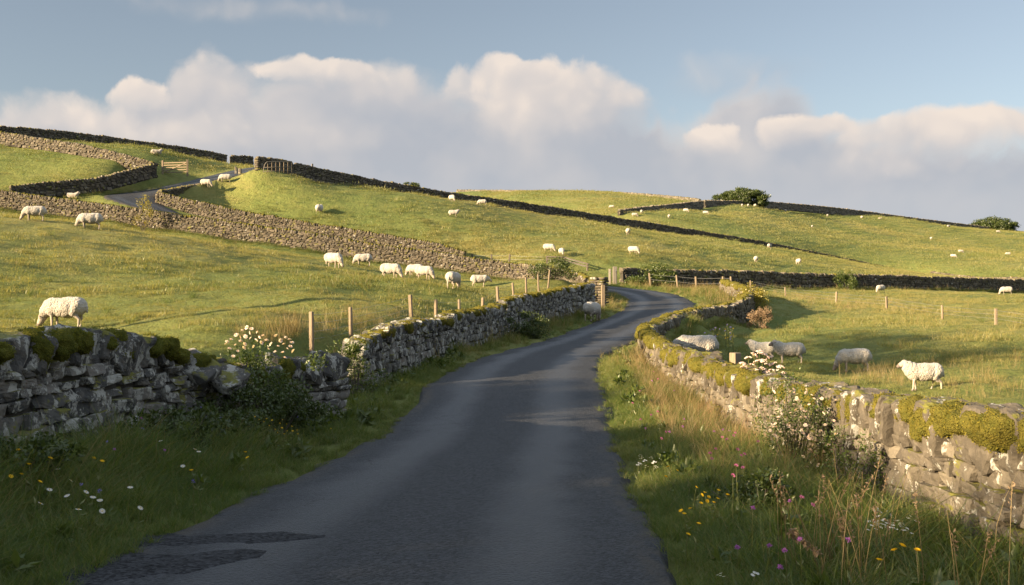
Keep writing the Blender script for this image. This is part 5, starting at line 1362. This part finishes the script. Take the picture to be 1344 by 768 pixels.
# ------------------------------------------------------------------ bushes, flowering plants
def build_bushes():
    r = np.random.default_rng(5)
    def spot(px, py, d): p = at(px, py, d); return p[0], p[1], gz(p[0], p[1])
    # rose bush over the near left wall
    x, y, z = spot(352, 500, 13.7)
    bl = []
    for px, py in [(296, 452), (303, 446), (310, 440), (318, 434), (324, 430), (330, 432), (338, 436), (345, 441), (301, 458), (309, 453), (316, 448), (322, 442), (329, 444), (336, 447), (343, 450), (312, 461), (320, 457), (306, 468), (333, 455), (350, 447), (327, 437), (315, 443),
                   (362, 441), (368, 447), (375, 443), (380, 446), (383, 450), (372, 452), (365, 455), (356, 452), (377, 458), (371, 463), (385, 461), (361, 462), (298, 449), (321, 452), (340, 443), (381, 455), (374, 470), (352, 458)]:
        p = at(px, py, y-.35+r.uniform(-.25, .25)); bl.append(p-np.array([x, y, z]))
    bush('leafy rose bush with many white blossoms sprawling over the near left wall', x, y, z, (.78, .62, .72), 7000, .045, 'rose bush', 'rose_bush', 'leaf', None, 7, bl, 'pinkwhite', .036, 34, 26, .85, .25, .34)
    # its blossoms sit on shoots rising over the wall
    bush('dark leafy shrub at the foot of the near left wall under the rose bush', *spot(360, 545, 13.0), (.75, .5, .42), 4200, .05, 'shrub', 'shrub', 'leaf_dark', None, 8, None, clumps=26)
    bush('green leafy shrub in the gap between the two left lane walls', *spot(468, 470, 18.6), (.55, .5, .62), 3200, .05, 'shrub', 'shrub', 'leaf', None, 9)
    bush('dark rounded bush against the shaded left wall where its top steps up', *spot(692, 442, 33.2), (.85, .6, .55), 4200, .06, 'bush', 'bush', 'leaf_dark', None, 10)
    bush('dark low bush in the field corner behind the left lane wall', *spot(727, 370, 52.5), (1.3, .9, .75), 3600, .09, 'bush', 'bush', 'leaf_dark', None, 11)
    bush('wide leafy bush at the lane bend beside the gate posts', *spot(855, 372, 71.6), (2.1, 1.1, .95), 6500, .11, 'bush', 'bush', 'leaf', None, 12)
    bush('dark shrub with yellowing top against the far wall of the right field', *spot(1110, 383, 83.5), (.95, .75, 1.0), 3200, .1, 'shrub', 'shrub', 'leaf', None, 13)
    bush('pinkish brown seeding bush beside the mossy end of the right wall', *spot(998, 415, 46), (.6, .5, .6), 3600, .06, 'seeding bush', 'seeding_bush', 'seed', None, 14)
    bush('yellow green bush at the far end of the mossy right wall', *spot(985, 398, 52), (.9, .8, .8), 3000, .08, 'bush', 'bush', 'leaf_yellow', None, 15)
    bush('thin sapling with yellow leaves in front of the long sunlit wall by the upper lane', *spot(187, 280, 75.5), (.95, .8, 1.15), 900, .1, 'sapling', 'sapling', 'leaf_yellow', None, 16, None, clumps=16, nstem=26, flat=1.1, fill=.2, lift=.35)
    # creeping greenery at the foot of the near left wall
    for k, (px, py, d) in enumerate([(235, 580, 10.9), (290, 565, 12.0), (10, 680, 8.1)]):
        bush(['dark nettle patch at the foot of the near left wall, left of the other', 'dark nettle patch at the foot of the near left wall, nearest the rose bush', 'dark plant clump at the left edge of the photo below the daisies'][k], *spot(px, py, d), (.55, .3, .3), 1600, .05, 'nettles', 'nettle_patch', 'leaf_dark', None, 20+k, None, nstem=22)
    # white flowering bush in front of the right wall
    x, y, z = spot(1055, 600, 11.6); x -= .12
    bl = []
    for k in range(85):
        px, py = (r.normal(1045, 28), r.uniform(508, 580)) if k < 62 else (r.normal(1065, 30), r.uniform(570, 625))
        p = at(px, py, y-.25+r.uniform(-.12, .12)); bl.append(p-np.array([x, y, z]))
    bush('tall bush of small white flowers growing against the sunlit right wall', x, y, z, (.52, .28, .62), 6500, .028, 'flowering bush', 'flowering_bush', 'leaf', None, 17, bl, 'pinkwhite', .028, 30, 40, .9, .15, .36)
    bush('loose reddish green weed growing against the right wall, right of the white bush', *(lambda q: (q[0]-.12, q[1], q[2]))(spot(1130, 640, 9.9)), (.34, .22, .42), 2600, .026, 'weed', 'weed', 'leaf', None, 18, None, clumps=24, nstem=30, flat=.9)
    bush('dark leafy clump in the shade of the right verge', *spot(1000, 680, 8.3), (.36, .3, .2), 2600, .04, 'leafy clump', 'leafy_clump', 'leaf_dark', None, 19)
    # umbels on the wall: pale heads on fanned stems
    x, y, z = spot(995, 500, 16.2); x += .05; y += .35; z = gz(x, y)
    o = thing('umbel_plant', 'plant with pale pink flower heads on fanned stems above the right wall', 'flowering plant', (x, y, z))
    sp = []
    mes = build_mesh('flower_head', umbel_parts(r, .065), [M['pinkwhite'], M['stem']])
    for px, py in [(975, 478), (982, 470), (990, 466), (997, 462), (1004, 466), (1010, 470), (979, 487), (987, 480), (994, 475), (1001, 474), (1008, 479), (1015, 478), (985, 490), (993, 486), (1000, 484), (1006, 489), (1013, 487), (1019, 488), (1024, 482), (1027, 490), (1017, 497), (1010, 498), (976, 483), (1022, 496)]:
        p = at(px, py, y+r.uniform(-.12, .12))-np.array([x, y, z]); b = np.array([r.normal(0, .06), r.normal(0, .06), 0]); m = b*.4+p*.6; m[:2] *= .75
        t = np.linspace(0, 1, 6)[:, None]; sp += tube_parts((1-t)**2*b+2*t*(1-t)*m+t*t*p, .005, 4)
        link('flower_head', mes, o, p, (r.normal(0, .3), r.normal(0, .3), r.uniform(0, 6)))
    sp.append(leaf_cloud(np.stack([r.normal(0, .22, 260), r.normal(0, .12, 260), r.uniform(.1, .8, 260)], 1), .05, r))
    link('stems', build_mesh('stems', sp, [M['stem']]), o)
def umbel_parts(r, s):
    out = []
    n = 34; a = r.uniform(0, 6.283, n); q = s*np.sqrt(r.uniform(0, 1, n)); C = np.stack([q*np.cos(a), q*np.sin(a), .35*s*(1-(q/s)**2)+r.normal(0, s*.05, n)], 1)
    V, Q = stones(C, np.tile([s*.2, s*.2, s*.12], (n, 1)), np.tile(np.eye(3), (n, 1, 1)), 2, 2.2, .15, 0, 4); out.append((V, Q, 0, False))
    for i in range(0, n, 2): out += tube_parts(np.array([[0, 0, -s*.9], C[i]]), .0016, 3, 1)
    return out
# ---- small flowers, one plant each
def flower_meshes():
    r = np.random.default_rng(77); K = {}
    def stem(h, bend, n=5):
        t = np.linspace(0, 1, 6); P = np.stack([bend*t*t*h, 0*t, h*t], 1); a = tube_parts(P, np.linspace(.0035, .002, 6), 4)
        C = P[r.integers(0, 4, n)]; a.append(leaf_cloud(C, .06, r, .4, .22)); return a, P[-1]
    def petals(s, n, tilt, w, rows=1):
        out = []
        for q in range(rows):
            a = np.arange(n)*6.283/n+q*.3; tl = tilt+.3*q; d = np.stack([np.cos(a)*math.cos(tl), np.sin(a)*math.cos(tl), np.full(n, math.sin(tl))], 1); sd = np.stack([-np.sin(a), np.cos(a), 0*a], 1); L = s*(1-.15*q)
            out.append((np.stack([d*L*.15-sd*L*w*.4, d*L*.15+sd*L*w*.4, d*L+sd*L*w, d*L-sd*L*w], 1).reshape(-1, 3), np.arange(4*n).reshape(-1, 4), 0, True))
        return out
    def dome(s, n, mi=0, ht=.7):
        a = r.uniform(0, 6.283, n); z = r.uniform(0, 1, n); q = np.sqrt(1-z*z); d = np.stack([q*np.cos(a), q*np.sin(a), z*ht], 1)
        return [leaf_cloud(d*s*.35, s*.75, r, .2, .35, mi, d)]
    for kind, hs, s in (('daisy', .34, .028), ('hawkbit', .3, .02), ('scabious', .3, .015), ('thistle', .34, .015), ('buttercup', .3, .014), ('bluebell', .3, .018), ('whiteflower', .22, .014)):
        for v in range(2):
            st, tip = stem(hs*(1+.25*v), r.uniform(-.25, .25))
            if kind == 'daisy': hd = petals(s, 13, .12, .13); ctr = dome(s*.45, 14)
            elif kind in ('hawkbit', 'buttercup'): hd = petals(s, 10 if kind == 'hawkbit' else 6, .4, .2, 2); ctr = None
            elif kind == 'whiteflower': hd = petals(s, 7, .3, .3, 1); ctr = None
            elif kind == 'bluebell': hd = dome(s, 16, 0, 1.4); ctr = None
            else: hd = dome(s, 60); ctr = None
            K[kind, v] = (st, tip, hd, ctr)
    MAT = {'daisy': 'white', 'hawkbit': 'yellow', 'scabious': 'purple', 'thistle': 'pink', 'buttercup': 'yellow', 'bluebell': 'blue', 'whiteflower': 'white'}
    out = {}
    for (k, v), (st, tip, hd, ctr) in K.items():
        out[k, v] = (build_mesh('stem', st, [M['stem']]), tip, build_mesh('flower', hd, [M[MAT[k]]]), build_mesh('centre', ctr, [M['yellow']]) if ctr else None)
    return out
def build_flowers():
    FM = flower_meshes(); r = np.random.default_rng(99); cnt = [0]
    def plant(kind, px, py, label, group, d=None, sc=1.0, face=.5):
        """flower head at the picture point; the plant stands on the ground below it"""
        v = cnt[0] % 2; cnt[0] += 1; st, tip, fl, ctr = FM[kind, v]
        hgt = tip[2]*sc
        dd = np.arange(4.6, 40, .04); x = (px-CX)/F*dd; z = EYE+(CY-py)/F*dd
        if d is None:
            m = np.where(z-hgt < tps(x, dd))[0]; i = m[0] if len(m) else -1
        else: i = int(np.argmin(np.abs(dd-d)))
        x, y = x[i], dd[i]; D_, W_, _ = road_near([x], [y])
        if D_[0]-W_[0] < .06: return
        g = gz(x, y); s = sc*min(1.25, max(.5, (z[i]-g)/hgt)) if hgt > 0 else sc
        rz = r.uniform(0, 6.28); c, sn = math.cos(rz), math.sin(rz)
        o = thing({'whiteflower': 'white_flower'}.get(kind, kind), label, 'wildflower', (x-tip[0]*s*c, y-tip[0]*s*sn, g), rz, group); o.scale = (s, s, s)
        link('stem', st, o); f = link('flower', fl, o, tip, (face*math.cos(-rz-1.57)*-1+r.normal(0, .25), r.normal(0, .3), 0))
        f.scale = (1/s*sc,)*3
        if ctr: link('centre', ctr, f)
        if kind == 'whiteflower':
            for off in ((.03, .01, -.02), (-.025, .02, -.01), (0, -.03, -.03)):
                g = link('flower', fl, o, tip+np.array(off), f.rotation_euler); g.scale = f.scale
    LBL = [
     ('daisy', [(76, 616), (93, 631), (65, 643), (88, 651), (53, 661), (103, 669), (113, 646), (122, 653), (131, 657), (171, 640), (184, 667), (151, 672), (134, 671), (211, 579), (256, 590), (261, 593), (240, 612)], 'white daisy in the dark grass below the near left wall', 'daisies below the near left wall', .75),
     ('hawkbit', [(24, 591), (32, 604), (38, 610), (62, 599), (66, 602), (28, 623), (52, 633), (123, 602), (134, 606), (14, 626), (251, 618), (322, 594), (344, 594), (325, 601)], 'orange yellow flower on a thin stem in the grass below the near left wall', 'yellow flowers below the near left wall', 1.0),
     ('buttercup', [(334, 547), (340, 551), (346, 554), (350, 550), (357, 552), (353, 559), (361, 564), (367, 556), (371, 551), (376, 557), (370, 562), (377, 566), (384, 566), (390, 565), (398, 573), (402, 579), (397, 584), (391, 570), (383, 560), (364, 568), (373, 570), (434, 563), (430, 567)], 'tiny bright yellow flower on the verge beneath the rose bush', 'yellow flowers beneath the rose bush', 1.0),
     ('bluebell', [(131, 645), (125, 693), (170, 721), (190, 644), (253, 632), (140, 581), (187, 563), (270, 548), (290, 549), (263, 535), (390, 548), (105, 637)], 'small blue flower half hidden in the dark left verge', 'blue flowers of the left verge', 1.0),
     ('scabious', [(209, 527), (233, 503), (216, 591), (185, 549), (283, 534), (150, 590)], 'purple flower among the grass in front of the near left wall', 'purple flowers of the left verge', 1.0),
     ('thistle', [(329, 503), (346, 504)], 'pink flower in front of the dark rose bush', 'pink flowers before the rose bush', 1.0),
     ('thistle', [(948, 574), (932, 595), (934, 602), (968, 590), (973, 598), (966, 611), (975, 614), (962, 624), (977, 596), (1052, 653), (1067, 663)], 'bright pink thistle like flower above the grass of the right verge', 'pink flowers of the right verge', 1.15),
     ('scabious', [(1050, 708), (1010, 717), (1030, 723), (1024, 745), (1113, 709), (1037, 658), (988, 667), (968, 719)], 'round purple flower in the shaded near part of the right verge', 'purple flowers of the right verge', 1.15),
     ('hawkbit', [(914, 640), (925, 647), (930, 653), (943, 644), (955, 650), (920, 661), (937, 660), (906, 668), (894, 671), (898, 675), (917, 688), (903, 702), (942, 655), (928, 658), (877, 613), (889, 618), (874, 626), (921, 650)], 'small yellow flower on the shaded grass of the right verge', 'yellow flowers of the right verge', .85),
     ('whiteflower', [(824, 617), (830, 611), (838, 608), (846, 604), (855, 600), (848, 611), (858, 606), (866, 602), (872, 594), (881, 592), (842, 600), (861, 612), (834, 615), (826, 622), (840, 597), (990, 752), (946, 753)], 'tiny white flower in the short grass beside the right edge of the lane', 'white flowers along the right lane edge', .8),
     ('hawkbit', [(1174, 723), (1184, 717), (1204, 723), (1154, 736)], 'large yellow flower in the plants at the foot of the right wall', 'yellow flowers at the foot of the right wall', 1.1),
     ('whiteflower', [(1148, 672), (1154, 678), (1146, 683), (1158, 684), (1165, 672), (1152, 668), (1170, 679), (1178, 684), (1185, 688), (1195, 678), (1162, 690), (1144, 690), (1190, 694), (1172, 690)], 'cream white flower cluster at the foot of the near right wall', 'cream flowers at the foot of the right wall', 1.0),
    ]
    for kind, pts, lab, grp, sc in LBL:
        for px, py in pts: plant(kind, px, py, lab, grp, None, sc)
    # sprinkled along the sunny bank and the lane
    for k in range(40):
        px, py = r.uniform(820, 1000), r.uniform(478, 590)
        if px > 842+(py-478)*1.7 or px < 812+(py-470)*.3: continue
        plant('scabious' if k % 2 else 'thistle', px, py, 'pinkish purple flower on the sunlit bank left of the mossy wall', 'pinkish flowers on the sunlit bank', None, 1.15)
    for k in range(34):
        px = r.uniform(905, 965); py = r.uniform(425, 446)
        plant('bluebell' if k < 22 else 'buttercup', px, py, 'blue flower in the shade behind the curve of the mossy right wall' if k < 22 else 'yellow flower in the shade behind the curve of the mossy right wall', 'blue flowers behind the wall curve' if k < 22 else 'yellow flowers behind the wall curve', r.uniform(33, 39), 2.0)
    # dry seeding grass in the near right corner
    def dry_grass(label, x, y, n, h, seed, spread=.12):
        q = np.random.default_rng(seed); z = gz(x, y); o = thing('dry_grass', label, 'dry grass', (x, y, z), 0, 'tall dry grasses in the near right corner'); st, hd = [], []
        for _ in range(n):
            b = np.array([q.normal(0, spread), q.normal(0, spread*.6), 0]); d = q.uniform(0, 6.28); L = h*q.uniform(.65, 1.2); le = q.uniform(.05, .4)
            t = np.linspace(0, 1, 8)[:, None]; P = b+np.concatenate([math.cos(d)*le*L*t**1.6, math.sin(d)*le*L*t**1.6, L*t], 1); st += tube_parts(P, np.linspace(.0028, .0014, 8), 4)
            if q.uniform() < .55:
                m = 26; u = q.uniform(.78, 1.02, m); C = np.stack([np.interp(u, t[:, 0], P[:, i]) for i in range(3)], 1)+q.normal(0, .006, (m, 3)); hd.append(leaf_cloud(C, .022, q, .9, .35))
        link('stalks', build_mesh('stalks', st, [M['straw']]), o); link('seed_heads', build_mesh('seed_heads', hd, [M['seed']]), o); link('leaves', build_mesh('leaves', blades(50, .14, .3, .007, .9, seed, 4, 0), [M['turf']]), o)
    for k, (px, d, n, h, lab) in enumerate([(1070, 5.9, 22, .62, 'tall clump of dry orange grass stalks, leftmost in the near right corner'), (1115, 5.6, 17, .58, 'middle clump of dry orange grass stalks in the near right corner'), (1145, 6.4, 8, .66, 'thin pale dry grass stalks close to the foot of the near right wall'), (1290, 5.2, 5, .7, 'few tall grass stalks in front of the wall at the right edge')]):
        x = (px-CX)/F*d; dry_grass(lab, x, d, n, h, 300+k)
    # nodding grass head
    x, y = (1075-CX)/F*5.5, 5.5; z = gz(x, y); o = thing('seeding_grass_stem', 'single bent grass stem with a drooping reddish seed head in the near right corner', 'grass stem', (x, y, z))
    t = np.linspace(0, 1, 14); H_ = at(1050, 690, 5.5)[2]-z; P = np.stack([.02-.17*sstep(.45, 1, t), 0*t, H_*np.minimum(1, 1.25*t-.28*t**3)], 1)
    link('stalk', build_mesh('stalk', tube_parts(P, np.linspace(.003, .0016, 14), 5), [M['straw']]), o)
    C = np.repeat(P[8:], 22, 0)+r.normal(0, .009, (6*22, 3)); C[:, 2] -= .012
    link('seed_head', build_mesh('seed_head', [leaf_cloud(C, .03, r, -.8, .4)], [M['seed']]), o)
    # broad dock leaves
    for k, (px, d, lab) in enumerate([(1215, 5.5, 'broad leaved dock plant at the foot of the near right wall'), (1150, 5.3, 'smaller broad leaved plant left of the dock in the near right corner')]):
        x = (px-CX)/F*d; z = gz(x, d); o = thing('dock_plant', lab, 'dock plant', (x, d, z))
        for i in range(11 if k == 0 else 8):
            a = r.uniform(0, 6.28); L = r.uniform(.16, .3)*(1 if k == 0 else .7); W_ = L*.3; el = r.uniform(.35, 1.15); n = 7; V = []
            for j in range(n+1):
                u = j/n; w = W_*math.sin(math.pi*min(1, u*.9+.08))**.8*(1 if j < n else .1)+.004; e = el-1.1*u*u*.7; pz = L*(math.sin(el)*u-.35*u*u); pr = L*(math.cos(el)*u+.12*u*u)+.02
                for s_ in (-1, 0, 1): V.append((math.cos(a)*pr-math.sin(a)*w*s_, math.sin(a)*pr+math.cos(a)*w*s_, .12*L+pz+(.12*w if s_ else 0)+.012*math.sin(7*u+s_)))
            Q = [[j*3+c, j*3+c+1, j*3+c+4, j*3+c+3] for j in range(n) for c in range(2)]
            link('leaf', build_mesh('leaf', [(np.array(V), np.array(Q), 0, True)], [M['leaf_dock']]), o)
        link('stem', build_mesh('stem', tube_parts(np.array([[0, 0, -.03], [0, 0, .08]]), .008, 5), [M['stem']]), o)
build_bushes(); build_flowers()
